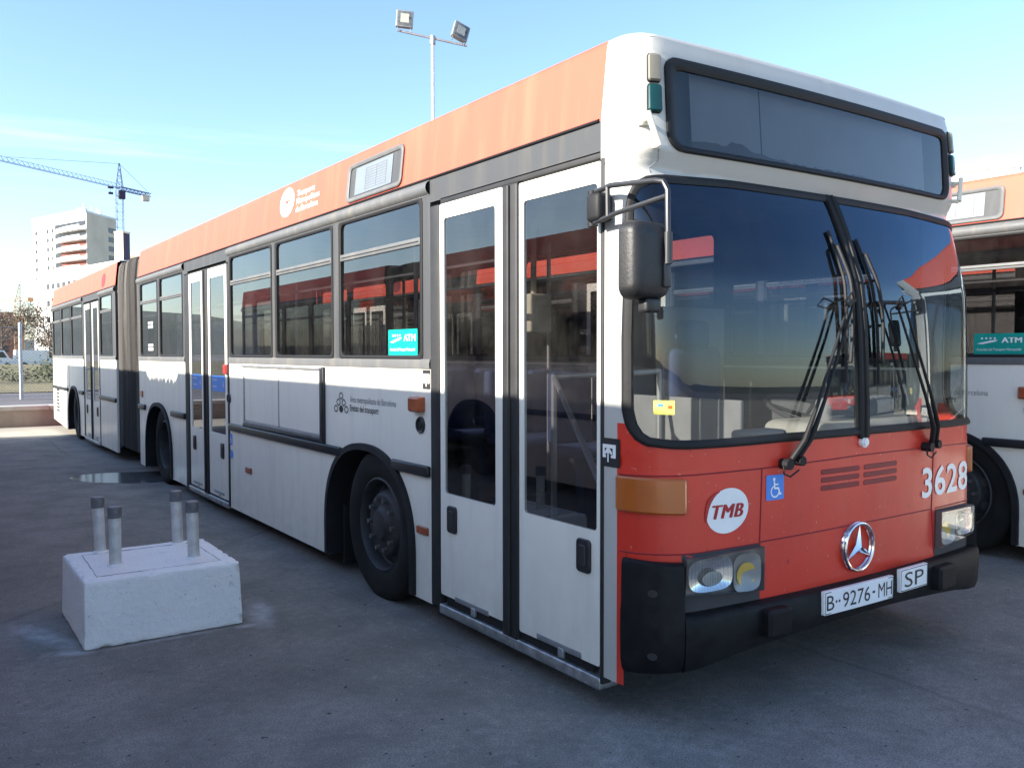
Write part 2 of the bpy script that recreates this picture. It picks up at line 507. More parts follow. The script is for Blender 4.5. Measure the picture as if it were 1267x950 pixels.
def _it(z,nm):
    K,M=_TAB[nm];z=min(max(z,KZ[0]),KZ[-1])
    for i in range(len(KZ)-1):
        if z<=KZ[i+1]: break
    h=KZ[i+1]-KZ[i];t=(z-KZ[i])/h
    if i==NW-1: return K[i]+(K[i+1]-K[i])*t
    t2=t*t;t3=t2*t
    return (2*t3-3*t2+1)*K[i]+(t3-2*t2+t)*h*M[i]+(-2*t3+3*t2)*K[i+1]+(t3-t2)*h*M[i+1]
UC=1.40;UE=1.47;CY=.04
def hw(z): return 1.25 if z<2.575 else 1.25-.035*(z-2.575)/.325
def fp0(u,z):
    c=_it(z,'c');e=_it(z,'e');a=_it(z,'a');h=hw(z)
    x1=h-a;s=1 if u>=0 else -1;w=abs(u)
    if w<=x1:
        q=(w/x1)**2; return (1.25+s*w, c+(e-c)*q, z)
    if w<=UC:
        t=(w-x1)/(UC-x1);sl=2*(e-c)/x1;b=-CY-e;k=.56
        P0=(x1,e);P1=(x1+a*k,e+a*k*sl);P2=(h,-CY-b*k);P3=(h,-CY);o=1-t
        x=o**3*P0[0]+3*o*o*t*P1[0]+3*o*t*t*P2[0]+t**3*P3[0]
        y=o**3*P0[1]+3*o*o*t*P1[1]+3*o*t*t*P2[1]+t**3*P3[1]
        return (1.25+s*x,y,z)
    return (1.25+s*h, -CY+(w-UC), z)
def fp(u, z, off=0.0):
    """point on the bus front; off metres outwards"""
    p = Vector(fp0(u, z))
    if off:
        d = Vector(fp0(u + 1e-3, z)) - Vector(fp0(u - 1e-3, z)); d.z = 0
        n = Vector((d.y, -d.x, 0)).normalized()
        p += n * off
    return p
def fmap(off): return lambda a, b: fp(a, b, off)

# ------------------------------------------------------------------ articulated bus
def dense(loop, d=0.03):
    out = []
    for i in range(len(loop)):
        a, b = loop[i], loop[(i + 1) % len(loop)]
        L = math.hypot(b[0] - a[0], b[1] - a[1]); n = max(1, int(L / d))
        out += [(a[0] + (b[0] - a[0]) * k / n, a[1] + (b[1] - a[1]) * k / n) for k in range(n)]
    return out
def pad(mb, loop, o0, o1, bev=0.004, steps=8, fm=None, d=0.03):
    """raised pad on the bus front (or on any surface fm(off)) with softened rim"""
    fm = fm or fmap
    L = dense(loop, d); I = inside(L, bev)
    mb.rings([[fm(o0)(*p) for p in L], [fm(o1 - bev)(*p) for p in L], [fm(o1)(*p) for p in I]])
    mb.patch(I, fm(o1), steps)
def ringpad(mb, outer, inner, o0, o1, o2=None, fm=None):
    """raised frame between two outlines of equal point count"""
    fm = fm or fmap; o2 = o1 if o2 is None else o2
    mid = [((a[0] + b[0]) / 2, (a[1] + b[1]) / 2) for a, b in zip(outer, inner)]
    q = [(a[0] * .8 + b[0] * .2, a[1] * .8 + b[1] * .2) for a, b in zip(outer, inner)]
    mb.rings([[fm(o0)(*p) for p in outer], [fm(o1 * .7)(*p) for p in outer], [fm(o1)(*p) for p in q], [fm(o1)(*p) for p in mid],
              [fm(o2)(*p) for p in inner], [fm(o2 - .02)(*p) for p in inner]])

bus = thing("articulated_bus", "long articulated bus in the middle, red apron numbered 3628 and white sides", "bus")
W = 2.5
def side(k):
    return (lambda x, y, z: (x, y, z)) if k == 0 else (lambda x, y, z: (W - x, y, z))
def sfm(k):
    s = side(k); return lambda off: (lambda y, z: s(-off, y, z))
def sout(k): return (-1, 0, 0) if k == 0 else (1, 0, 0)
def solid(o, th=0.03):
    m = o.modifiers.new("thickness", 'SOLIDIFY'); m.thickness = th; m.offset = -1; return o

ARCH = {"front": 2.395, "mid": 8.28, "rear": 15.0}
ARX = 0.655
def arch_z(t):      # t in -1..1
    return 0.36 + 0.605 * max(0.0, 1 - abs(t) ** 2.3) ** (1 / 2.3)
def lower_panel(mb, k, y0, y1, zb, zt):
    s = side(k); ys = {y0, y1}
    for yc in ARCH.values():
        for i in range(41):
            y = yc + ARX * math.sin(PI / 2 * (-1 + i / 20.0))
            if y0 < y < y1: ys.add(y)
    n = max(1, int((y1 - y0) / 0.5))
    for i in range(n): ys.add(y0 + (y1 - y0) * i / n)
    ys = sorted(ys)
    for a, b in zip(ys, ys[1:]):
        m = (a + b) / 2; ca = [yc for yc in ARCH.values() if abs(m - yc) < ARX]
        za, zc = (zb(a), zb(b)) if not ca else (arch_z((a - ca[0]) / ARX), arch_z((b - ca[0]) / ARX))
        mb.quad(s(0, a, za), s(0, b, zc), s(0, b, zt), s(0, a, zt))
def skirt(y): return 0.128 if y < 16.0 else 0.13 + 0.08 * (y - 16.0) / 1.9
ZS, ZG = 1.490, 2.575
DOORS0 = [(0.03, 1.525), (5.385, 6.985), (12.24, 13.85)]
def spans(a, b, holes):
    out = []; cur = a
    for h0, h1 in holes:
        if h0 < b and h1 > a:
            if h0 > cur: out.append((cur, h0))
            cur = max(cur, h1)
    if cur < b: out.append((cur, b))
    return out
WIN0 = [(1.62, 2.81), (2.925, 4.10), (4.19, 5.345), (7.07, 8.15), (8.26, 9.22), (11.18, 12.17), (13.93, 15.20), (15.31, 16.49), (16.64, 17.75)]
WIN1 = [(0.30, 1.50)] + WIN0[:3] + [(5.45, 6.95)] + WIN0[3:6] + [(12.30, 13.80)] + WIN0[6:]
SECT = [(0.03, 9.34), (10.90, 17.86)]

for k in (0, 1):
    doors = DOORS0 if k == 0 else []
    s = side(k)
    for a, b in SECT:
        for p, q in spans(a, b, doors):
            mb = MB(); lower_panel(mb, k, p, q, skirt, ZS)
            solid(mb.build("side_panel", "white_paint", bus, smooth=0, outward=sout(k)))
    # window band with openings
    wins = WIN0 if k == 0 else WIN1
    for a, b in SECT:
        mb = MB()
        for p, q in spans(a, b, doors):
            ws = [w for w in wins if w[0] > p - .01 and w[1] < q + .01]
            cuts = sorted({p, q, *[c for w in ws for c in w]})
            for c0, c1 in zip(cuts, cuts[1:]):
                hole = any(w[0] <= (c0 + c1) / 2 <= w[1] for w in ws)
                for z0, z1 in ([(ZS, 1.548), (2.478, ZG)] if hole else [(ZS, 1.548), (1.548, 2.478), (2.478, ZG)]):
                    mb.quad(s(0, c0, z0), s(0, c1, z0), s(0, c1, z1), s(0, c0, z1))
        for d0, d1 in doors:
            if d0 >= a and d1 <= b: mb.quad(s(0, d0, 2.44), s(0, d1, 2.44), s(0, d1, ZG), s(0, d0, ZG))
        solid(mb.build("window_band", "band_grey", bus, smooth=0, outward=sout(k)))
    # sill rail under the windows and gutter over them
    for a, b in SECT:
        for p, q in spans(a, b, doors):
            mb = MB(); L = [s(-.001, 0, 1.488), s(-.008, 0, 1.490), s(-.010, 0, 1.520), s(-.004, 0, 1.546), s(.003, 0, 1.548)]
            mb.rings([[(v[0], y, v[2]) for v in L] for y in (p + .004, q - .004)], closed=False)
            mb.build("sill_rail", "gutter_grey", bus, outward=sout(k)); mb = MB()
            m = [s(-.002, 0, 2.482)] + [s(-.003 - .026 * math.sin(PI * i / 8) ** .6, 0, 2.487 + .078 * i / 8) for i in range(9)] + [s(.0, 0, 2.572)]
            mb.rings([[(v[0], y, v[2]) for v in m] for y in (p + .004, q - .004)], closed=False)
            mb.build("gutter_rail", "gutter_grey", bus, outward=sout(k))
    # windows
    for i, (a, b) in enumerate(wins):
        mb = MB(); fm = sfm(k)
        oc = rrect(a - .006, b + .006, 1.545, 2.482, .03); ic = rrect(a + .028, b - .028, 1.568, 2.462, .045)
        ringpad(mb, oc, ic, -.002, .007, .002, fm=fm)
        mb.cur = 1
        x0, x1 = sorted((s(-.004, 0, 0)[0], s(.016, 0, 0)[0]))
        mb.box(x0, x1, a + .02, b - .02, 2.213, 2.258, .005)
        mb.cur = 0
        mb.box(*sorted((s(-.006, 0, 0)[0], s(-.0045, 0, 0)[0])), a + .04, b - .04, 2.231, 2.237)
        w = mb.build("window", ["rubber", "gutter_grey"], bus)
        g = MB()
        for z0, z1 in ((1.560, 2.214), (2.257, 2.470)):
            g.quad(s(.010, a + .01, z0), s(.010, b - .01, z0), s(.010, b - .01, z1), s(.010, a + .01, z1))
        g.build("pane", "tinted_glass", w, smooth=0, outward=sout(k))
    # rub strips
    for a, b in ((1.53, 1.995), (2.785, 5.375), (6.99, 7.60), (8.95, 9.335), (10.905, 12.23), (13.86, 14.32), (15.68, 17.80)) if k == 0 else ((.1, 1.72), (3.08, 7.60), (8.95, 9.335), (10.905, 14.32), (15.68, 17.8)):
        x0, x1 = sorted((s(-.028, 0, 0)[0], s(.004, 0, 0)[0]))
        mb = MB(); mb.box(x0, x1, a, b, .862, .928, .012)
        mb.build("rub_strip", "trim_black", bus)
    # wheel arches and wheels
    for nm, yc in ARCH.items():
        mb = MB(); lo = []; li = []; l0 = []; l2 = []
        for i in range(49):
            th = PI * i / 48; t = -math.cos(th)
            c, z = t, arch_z(t)
            if i in (0, 48): pass
            ex = 1.035
            for L, f, o in ((l0, ex, 0.0), (lo, ex, .022), (li, .965, .026), (l2, .935, -.35)):
                zz = .36 + (z - .36) * f
                L.append(s(-o, yc + ARX * c * f, zz))
        def legs(L):
            a, b = L[0], L[-1]
            return [(a[0], a[1], .135)] + L + [(b[0], b[1], .135)]
        mb.rings([legs(l0), legs(lo), legs(li), legs(l2)], closed=False)
        mb.build("wheel_arch", "arch_rubber", bus)
        w = bpy.data.objects.new("wheel", None)
        tr, wd = 0.475, 0.27
        mb = MB()
        prof = [(-.10, .285), (-.115, .30), (-.125, .34), (-.13, .40), (-.122, .445), (-.105, .468), (-.085, tr), (-.05, tr), (-.048, tr - .012), (-.036, tr - .012), (-.034, tr), (.034, tr), (.036, tr - .012), (.048, tr - .012), (.05, tr), (.085, tr), (.105, .468), (.122, .445), (.13, .40), (.12, .30), (.10, .285)]
        if nm != "front": prof = prof + [(a + .30, r) for a, r in prof]
        mb.lathe(prof, 64)
        tyre = mb.build("tyre", "tyre_rubber", None)
        mb = MB()
        dish = [(-.095, .287), (-.112, .296), (-.118, .285), (-.10, .274), (-.06, .270), (-.030, .266), (-.022, .258), (-.030, .240), (-.050, .216), (-.080, .200), (-.092, .190), (-.095, .180), (-.092, .125), (-.096, .112), (-.105, .098), (-.122, .085), (-.128, .06), (-.130, .0)]
        if nm == "mid" or nm == "rear": dish = [(a + (.14 if r < .26 else 0), r) for a, r in dish]
        mb.lathe(dish, 64)
        mb.lathe([(.10, .287), (.12, .20), (.12, .0)], 32)
        sh = .14 if nm != "front" else 0
        for j in range(10):
            an = 2 * PI * j / 10
            y, z = math.cos(an) * .160, math.sin(an) * .160
            mb.cur = 1; mb.tube([(sh - .07, y, z), (sh - .122, y, z)], .015, 6); mb.cur = 0
        for j in range(8):   # hand holes
            an = 2 * PI * (j + .5) / 8
            mb.cur = 2
            c = Vector((0, math.cos(an), math.sin(an))); t_ = Vector((0, -math.sin(an), math.cos(an)))
            pts = []
            for q in range(14):
                b_ = 2 * PI * q / 14
                r_ = .229 + .021 * math.sin(b_)
                x_ = sh - .050 + .020 * (r_ - .216) / .024 - .004
                pts.append(c * r_ + t_ * .033 * math.cos(b_) + Vector((x_ - .006, 0, 0)))
            mb.add(pts, [tuple(range(14))]); mb.cur = 0
        rim = mb.build("rim", ["rim_steel", "bolt_steel", "interior_dark"], None)
        COL.objects.link(w); w.parent = bus
        tyre.parent = w; rim.parent = w
        if nm == "front": w.scale = (1.0, 1.03, 1.03)
        tx_ = .128 if nm == "front" else .165
        w.location = (tx_ if k == 0 else W - tx_, {"front": 2.23, "mid": 8.20, "rear": 14.93}[nm], tr)
        if k == 1: w.rotation_euler = (0, 0, PI)
    # orange side markers
    for y0, y1, z0, z1 in ((1.558, 1.69, .518, .565), (4.76, 4.91, .512, .567), (9.13, 9.25, 1.02, 1.10)):
        mb = MB(); pad(mb, rrect(y0, y1, z0, z1, .012), 0, .014, fm=sfm(k))
        mb.build("side_marker", "lamp_amber_dark", bus)

# floor, ceiling and underside
mb = MB()
for a, b, x in ((.02, 1.72, .05), (1.72, 3.07, .47), (3.07, 7.60, .05), (7.60, 8.96, .47), (8.96, 9.3, .05), (10.95, 14.32, .05), (14.32, 15.68, .47), (15.68, 17.7, .05)):
    mb.box(x, 2.5 - x, a, b, .30, .36)
mb.box(.62, 2.30, -.10, .02, .30, .36)
mb.build("floor", "floor_brown", bus, smooth=0)
mb = MB()
for a, b in ((.0, 9.3), (10.95, 17.7)): mb.box(.12, 2.38, a, b, 2.49, 2.52)
mb.build("ceiling", "interior_grey", bus, smooth=0)
mb = MB()
for a, b in ((-.05, 1.60), (3.15, 7.5), (9.0, 9.3), (10.95, 14.2), (15.8, 17.5)): mb.box(.25, 2.25, a, b, .20, .30)
for yc in ARCH.values():
    mb.tube([(.35, yc - .1, .46), (2.15, yc - .1, .46)], .09, 10)
    for x0, x1 in ((.40, .46), (2.04, 2.10)):    # inner wheel-house walls
        mb.box(x0, x1, yc - .66, yc + .66, .28, 1.0)
    mb.box(.03, .46, yc - .66, yc + .66, .985, 1.0); mb.box(2.04, 2.47, yc - .66, yc + .66, .985, 1.0)
mb.build("chassis", "underbody", bus, smooth=0)
for x in (.06, 2.14):
    mb = MB(); mb.box(x, x + .30, 2.90, 2.92, .07, .50, .004); mb.build("mudflap", "rubber", bus)

# roof with coved red edges
RP = [(0, 2.575), (.0030, 2.603), (.0191, 2.752), (.0340, 2.890), (.038, 2.912), (.050, 2.926), (.085, 2.934), (.20, 2.939), (.60, 2.950), (1.25, 2.954)]
RPF = RP + [(W - a, b) for a, b in reversed(RP[:-1])]
def zr(x):
    x = min(x, W - x)
    for (a, b), (c, d) in zip(RP, RP[1:]):
        if x <= c: return b + (d - b) * (x - a) / (c - a)
    return RP[-1][1]
mb = MB()
for a, b in SECT:
    n = 12
    mb.rings([[(x, a + (b - a) * i / n, z) for x, z in RPF] for i in range(n + 1)], closed=False)
mb.build("roof", "orange_paint", bus, outward=(0, 0, 1))
def cove(off):
    return lambda y, z: ((z - 2.575) * .108 - off * .994, y, z + off * .107)
# drip edge: thin dark line under the cove
mb = MB()
for k in (0, 1):
    for a, b in SECT: mb.tube([side(k)(-.004, a + .01, 2.577), side(k)(-.004, b, 2.577)], .008, 8)
mb.build("drip_edge", "rubber", bus)

# bellows between the two halves
mb = MB(); loops = []; nf = 17
for i in range(nf * 2 + 1):
    y = 9.34 + (10.90 - 9.34) * i / (nf * 2); d = 0 if i in (0, nf * 2) else (.060 + .02 * math.sin(i * 1.7)) if i % 2 == 0 else .010 * (1 + math.sin(i * 2.9))
    L = []
    for x, z in [(.03, .24), (.03, .8), (.03, 1.49), (.03, 2.2), (.03, 2.56), (.04, 2.72), (.055, 2.85), (.09, 2.91), (.20, 2.935), (.8, 2.945)]:
        L.append((x + d * (1 if z < 2.88 else .55), z - (d if z > 2.7 else 0)))
    L = L + [(1.25, 2.945 - d)] + [(W - a, b) for a, b in reversed(L)]
    sway = .012 * math.sin(i * 1.9) + .008 * math.sin(i * .7)
    loops.append([(a + (sway if a < 1 else -sway), y + .014 * math.sin(i * 2.3 + b * 1.1), b) for a, b in L])
mb.rings(loops, closed=False)
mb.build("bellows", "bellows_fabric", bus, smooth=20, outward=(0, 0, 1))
for y in (9.34, 10.90):
    mb = MB(); pts = [(.02, y, .2), (.02, y, 2.6), (.12, y, 2.88), (.3, y, 2.94), (W - .3, y, 2.94), (W - .12, y, 2.88), (W - .02, y, 2.6), (W - .02, y, .2)]
    mb.tube([(a + (.035 if a < 1 else -.035), b, c) for a, b, c in pts], .016, 8)
    mb.build("bellows_frame", "gutter_grey", bus)

# rear end
mb = MB()
LZ = [(.21, .0), (.8, .04), (1.5, .02), (2.4, -.06), (2.575, -.08)]
xs = [0, .02, .08, .25, .8, 1.25, 1.7, 2.25, 2.42, 2.48, 2.5]
dy = [0, .03, .07, .10, .13, .14, .13, .10, .07, .03, 0]
loops = [[(x, 17.86 + d * (1 + .0 * z) + 0 * o, z) for x, d in zip(xs, dy)] for z, o in LZ]
mb.rings(loops, closed=False)
mb.rings([[(x, 17.86 + d, 2.575) for x, d in zip(xs, dy)], [(W / 2 + (x - W / 2) * .90, 17.86 + d * .5, 2.88) for x, d in zip(xs, dy)], [(W / 2 + (x - W / 2) * .80, 17.86, zr(.3) - .002) for x, d in zip(xs, dy)]], closed=False)
mb.build("rear_panel", "red_paint", bus, outward=(0, 1, 0))
mb = MB(); pad(mb, [(a, b) for a, b in rrect(.30, 2.20, 1.55, 2.40, .1)], 0, .16, fm=lambda o: (lambda a, b: (a, 17.86 + o, b)), d=.1)
mb.build("rear_window", "tinted_glass", bus)
# louvres and hatch on the tail
mb = MB()
for i in range(7):
    mb.box(-.006, .004, 16.95, 17.35, .40 + i * .07, .44 + i * .07)
mb.build("tail_louvre", "decal_black", bus)
mb = MB()
fm = sfm(0)
ringpad(mb, rrect(15.55, 17.70, .95, 1.475, .02), rrect(15.565, 17.685, .965, 1.46, .015), 0, .006, fm=fm)
mb.build("tail_hatch", "grey_metal", bus)

# ---- doors
def door(y0, y1, leaves, post, jambs, zt, steps):
    mb = MB()
    x0, x1 = -.006, .045
    for a, b in jambs: mb.box(x0, x1, a, b, .135, zt, .006)
    mb.box(-.012, .045, post[0], post[1], .15, zt, .012)
    mb.tube([(-.016, (post[0] + post[1]) / 2, .17), (-.016, (post[0] + post[1]) / 2, zt - .01)], .010, 8)
    mb.box(.0, .045, y0 + .01, y1 - .01, zt, zt + .035, .004)
    fr = mb.build("door_frame", "door_rubber", bus)
    for (a, b, z0, z1, ga, gb, gz0, gz1, hy, hz) in leaves:
        mb = MB(); N = 7
        oc = dense(rrect(a, b, z0, z1, .012, N), 9); ic = rrect(ga, gb, gz0, gz1, .02, N)
        fm = sfm(0)
        ringpad(mb, rrect(a, b, z0, z1, .012, N), ic, -.03, .002, .001, fm=fm)
        lf = mb.build("door_leaf", "white_paint", bus, outward=(-1, 0, 0))
        g = MB(); g.quad((.006, ga, gz0), (.006, gb, gz0), (.006, gb, gz1), (.006, ga, gz1))
        g.build("pane", "door_glass", lf, smooth=0, outward=(-1, 0, 0))
        h = MB(); pad(h, rrect(hy - .048, hy + .048, hz - .075, hz + .075, .02), 0, .014, fm=sfm(0), d=.02)
        h.cur = 1; pad(h, rrect(hy - .020, hy + .024, hz - .05, hz + .05, .01), .012, .018, fm=sfm(0), d=.02)
        h.build("handle", ["trim_black", "decal_black"], lf)
    mb = MB()
    mb.box(-.012, .10, y0, y1, .105, .160, .008)
    mb.build("door_step", "tread_plate", bus)
    mb = MB()
    mb.box(.006, .03, y0 + .06, y1 - .06, .165, .26)
    mb.cur = 1
    for a, b, *_ in leaves:
        m = (a + b) / 2; mb.box(-.004, .02, m - .18, m + .16, .205, .235, .004); mb.box(-.008, .012, m - .05, m - .01, .168, .215, .006)
    mb.build("door_bottom_gear", ["rubber", "grey_metal"], bus)
door(.02, 1.42, [(.785, 1.415, .215, 2.412, .853, 1.372, .795, 2.33, 1.283, .657), (.030, .640, .205, 2.405, .052, .605, .80, 2.315, .135, .678)],
     (.645, .780), [(1.42, 1.52), (.004, .026)], 2.415, 3)
door(5.44, 6.86, [(6.27, 6.80, .18, 2.425, 6.335, 6.73, .80, 2.33, 6.62, .64), (5.45, 6.08, .18, 2.425, 5.52, 6.02, .80, 2.33, 5.62, .64)],
     (6.09, 6.26), [(6.81, 6.98), (5.39, 5.44)], 2.43, 3)
door(12.30, 13.78, [(13.07, 13.70, .17, 2.42, 13.14, 13.62, .80, 2.33, 13.5, .64), (12.31, 12.93, .17, 2.42, 12.39, 12.86, .80, 2.33, 12.5, .64)],
     (12.94, 13.06), [(13.71, 13.84), (12.25, 12.30)], 2.43, 3)

# ---- front shell around the windscreen and the destination display
half = [(0, 1.192), (.54, 1.190), (.86, 1.185), (1.13, 1.186), (1.215, 1.190), (1.262, 1.197), (1.305, 1.225), (1.335, 1.275), (1.350, 1.345), (1.351, 1.64), (1.338, 2.042), (1.318, 2.19), (1.300, 2.245), (1.265, 2.288), (1.205, 2.314), (1.10, 2.328), (.70, 2.347), (0, 2.349)]
WS = half + [(-a, b) for a, b in reversed(half[1:-1])]
NA = 220
ANG = [2 * PI * i / NA for i in range(NA)]
cw, sw = (0, 1.745), (1 / 1.46, 1 / .64)
def corners(rect, c, sc, ang):
    cs = [math.atan2((b - c[1]) * sc[1], (a - c[0]) * sc[0]) % (2 * PI) for a in rect[:2] for b in rect[2:]]
    out = list(ang)
    for t in cs:
        i = min(range(len(out)), key=lambda j: abs(out[j] - t)); out[i] = t
    return sorted(out)
RA = (-UE, UE, 1.10, 2.392)
angA = corners(RA, cw, sw, ANG)
wsO = sample_polar(WS, cw, sw, angA)
wsI = inside(wsO, .036)
rectA = [(RA[0], RA[2]), (RA[1], RA[2]), (RA[1], RA[3]), (RA[0], RA[3])]
outA = sample_polar(rectA, cw, sw, angA)
mb = MB()
def blend(A, B, n): return [[(a[0] + (b[0] - a[0]) * i / n, a[1] + (b[1] - a[1]) * i / n) for a, b in zip(A, B)] for i in range(n + 1)]
wsOi = inside(wsO, .006)
mb.rings([[fp(*p) for p in l] for l in blend(outA, wsOi, 6)])
RB = (-UE, UE, 2.392, 2.90)
cd, sd = (0, 2.62), (1 / 1.46, 1 / .25)
angB = corners(RB, cd, sd, ANG)
DO = rrect(-1.092, 1.092, 2.425, 2.822, (.085, .085, .06, .06), 8)
dO = sample_polar(DO, cd, sd, angB)
dI = sample_polar(rrect(-1.045, 1.045, 2.452, 2.775, (.055, .055, .04, .04), 8), cd, sd, angB)
outB = sample_polar([(RB[0], RB[2]), (RB[1], RB[2]), (RB[1], RB[3]), (RB[0], RB[3])], cd, sd, angB)
mb.rings([[fp(*p) for p in l] for l in blend(outB, inside(dO, .006), 6)])
us = [-UE, -1.44, -UC] + [-UC + (UC - 1.02) * i / 14 for i in range(1, 15)] + [-1.02 + 2.04 * i / 24 for i in range(1, 25)] + [1.02 + (UC - 1.02) * i / 14 for i in range(1, 15)] + [1.44, UE]
zs = [.42, .60, .75, .90, 1.0, 1.10]
mb.rings([[fp(u, z) for u in us] for z in zs], closed=False)
for sg in (-1, 1):
    mb.rings([[fp(sg * u, z) for u in (UE, 1.44, UC, 1.385, 1.37, 1.345)] for z in (.17, .25, .33, .42)], closed=False)
roll = []
for i in range(9):
    t = i / 8; L = []
    for u in us:
        a = fp(u, 2.90); e = Vector((a.x, .032, max(2.90, zr(a.x)))); c = Vector((a.x, a.y * .95, e.z + .002))
        L.append(a * (1 - t) ** 2 + c * 2 * t * (1 - t) + e * t * t)
    roll.append(L)
mb.rings(roll, closed=False)
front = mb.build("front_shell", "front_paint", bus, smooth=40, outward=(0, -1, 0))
# panel gaps on the apron
mb = MB()
def gap(pts, r=.0032):
    L = []
    for (a, b), (c, d) in zip(pts, pts[1:]):
        n = max(2, int(math.hypot(c - a, d - b) / .04))
        L += [fp(a + (c - a) * i / n, b + (d - b) * i / n, .0004) for i in range(n)]
    L.append(fp(*pts[-1], .0004)); mb.tube(L, r, 6)
gap([(-1.362, 1.068), (-1.108, 1.078), (-.685, 1.081), (0, 1.096), (.66, 1.092), (1.362, 1.075)])
gap([(-.687, 1.079), (-.697, .761), (-.703, .53)])
gap([(.666, 1.083), (.656, .767), (.690, .53)])
gap([(-.690, .762), (0, .770), (.655, .767)])
gap([(-1.36, .742), (-1.135, .753), (-.70, .757)])
gap([(1.36, .742), (1.12, .765), (.70, .767)])
mb.build("panel_gap", "vent_red", bus); mb = MB()
gap([(-1.135, 2.425), (-1.12, 2.385), (-1.165, 2.352), (-1.16, 2.335)], .002)
mb.build("panel_gap", "decal_grey", bus)
# windscreen
ws_seal = MB(); ringpad(ws_seal, wsO, wsI, -.006, .016, .006)
seal = ws_seal.build("windscreen_seal", "rubber", bus)
wsG = inside(wsO, .020)
for sgn in (-1, 1):
    g = MB(); zz = [1.20 + (2.343 - 1.20) * i / 48 for i in range(49)]
    def ue(z):
        us_ = [0.0]
        for i in range(len(wsG)):
            (a, b), (c, d) = wsG[i], wsG[(i + 1) % len(wsG)]
            if (b - z) * (d - z) <= 0 and abs(d - b) > 1e-9: us_.append(abs(a + (c - a) * (z - b) / (d - b)))
        return max(us_)
    rows = []
    zmin = min(p[1] for p in wsG) + .002; zmax = max(p[1] for p in wsG) - .002
    for i in range(61):
        z = zmin + (zmax - zmin) * (.5 - .5 * math.cos(PI * i / 60))
        um = max(.02, ue(z))
        n1 = 40
        rows.append([fp(sgn * (um * (1 - (1 - j / n1) ** 1.5)), min(z, 2.3495), .002) for j in range(n1 + 1)])
    g.rings(rows, closed=False)
    g.build("windscreen_pane", "windscreen_glass", bus, smooth=60, outward=(0, -1, 0))
mb = MB(); pad(mb, rrect(-.036, .036, 1.175, 2.350, .01), -.02, .022, .008, 4, d=.025)
mb.tube([fp(0, 1.18 + 1.165 * i / 30, .022) for i in range(31)], .008, 6)
mb.build("windscreen_divider", "rubber", bus)
# destination display
disp = bpy.data.objects.new("destination_display", None); COL.objects.link(disp); disp.parent = bus
mb = MB(); ringpad(mb, dO, dI, -.006, .014, .004); mb.build("display_frame", "rubber", disp)
mb = MB(); mb.patch(inside(dO, .012), fmap(-.002), 12); mb.build("display_glass", "display_glass", disp, smooth=50)
mb = MB(); mb.rings([[fp(*p, -.01) for p in dO], [fp(*p, -.085) for p in inside(dO, .01)]]); mb.patch(inside(dO, .01), fmap(-.085), 12)
mb.build("display_box", "interior_dark", disp)
mb = MB()
bl = [(-.935, 2.452), (-.85, 2.450), (-.80, 2.462), (-.72, 2.452), (-.66, 2.468), (-.5, 2.462), (.0, 2.462), (.935, 2.462), (.935, 2.79), (0, 2.79), (-.935, 2.79)]
for a, b in ((-.905, -.470), (-.462, .925)):
    mb.patch(dense([(a, 2.462), (b, 2.462), (b, 2.79), (a, 2.79)], .05), fmap(-.05), 8)
mb.build("blind", "blind_panel", disp)
# frayed dark edge along the foot of the blind
mb = MB(); rnd_ = random.Random(5); n = 60
top = []
for i in range(n + 1):
    u = -.91 + 1.84 * i / n; t_ = i / n
    top.append((u, 2.470 + .030 * max(0, math.sin(t_ * 7.5 + .6)) * (1 - t_) + .010 * rnd_.random() + (.018 if .12 < t_ < .2 else 0)))
mb.rings([[fp(u, 2.455, -.046) for u, _ in top], [fp(u, z, -.046) for u, z in top]], closed=False)
mb.build("blind_edge", "interior_dark", disp, smooth=0)

# bumper
def zb(u): 
    w = abs(u); return .345 - .045 * min(1, w / .9) ** 2 - (.065 * max(0, w - .9) / .45)
mb = MB()
def sweep(u0, u1, prof, n):
    loops = [[fp(u0 + (u1 - u0) * i / n, z, o) for o, z in prof(u0 + (u1 - u0) * i / n)] for i in range(n + 1)]
    mb.rings(loops, closed=False)
    for L in (loops[0], loops[-1]): mb.add(L, [tuple(range(len(L)))])
pc = lambda u: [(-.03, .512), (.040, .510), (.056, .502), (.064, .488), (.066, .42), (.062, zb(u) + .05), (.050, zb(u) + .015), (.020, zb(u)), (-.14, zb(u) + .03)]
pk = lambda u: [(o_ * (1 - .45 * max(0, (abs(u) - 1.2) / .14)) if o_ > 0 else o_, z_) for o_, z_ in pk0(u)]
pk0 = lambda u: [(-.03, .718), (.026, .722), (.042, .712), (.048, .690), (.052, .53), (.060, .505), (.062, .42), (.056, zb(u) + .06), (.040, zb(u) + .02), (.012, zb(u)), (-.12, zb(u) + .02)]
sweep(-1.122, 1.122, pc, 60); sweep(-1.340, -1.124, pk, 24); sweep(1.124, 1.340, pk, 24)
for a, b in ((-.745, -.605), (.545, .715)):
    for o, q in ((.06, .5),): pad(mb, rrect(a, b, .372, .492, .012), .05, .115, .014, 5)
mb.build("bumper", "bumper_plastic", bus)
mb = MB()
for sg in (-1, 1):
    for z in (.34, .60):
        mb.patch(ellipse(sg * 1.225, z, .016, .016, 16), fmap(.056), 3)
mb.build("bumper_bolt", "decal_black", bus)
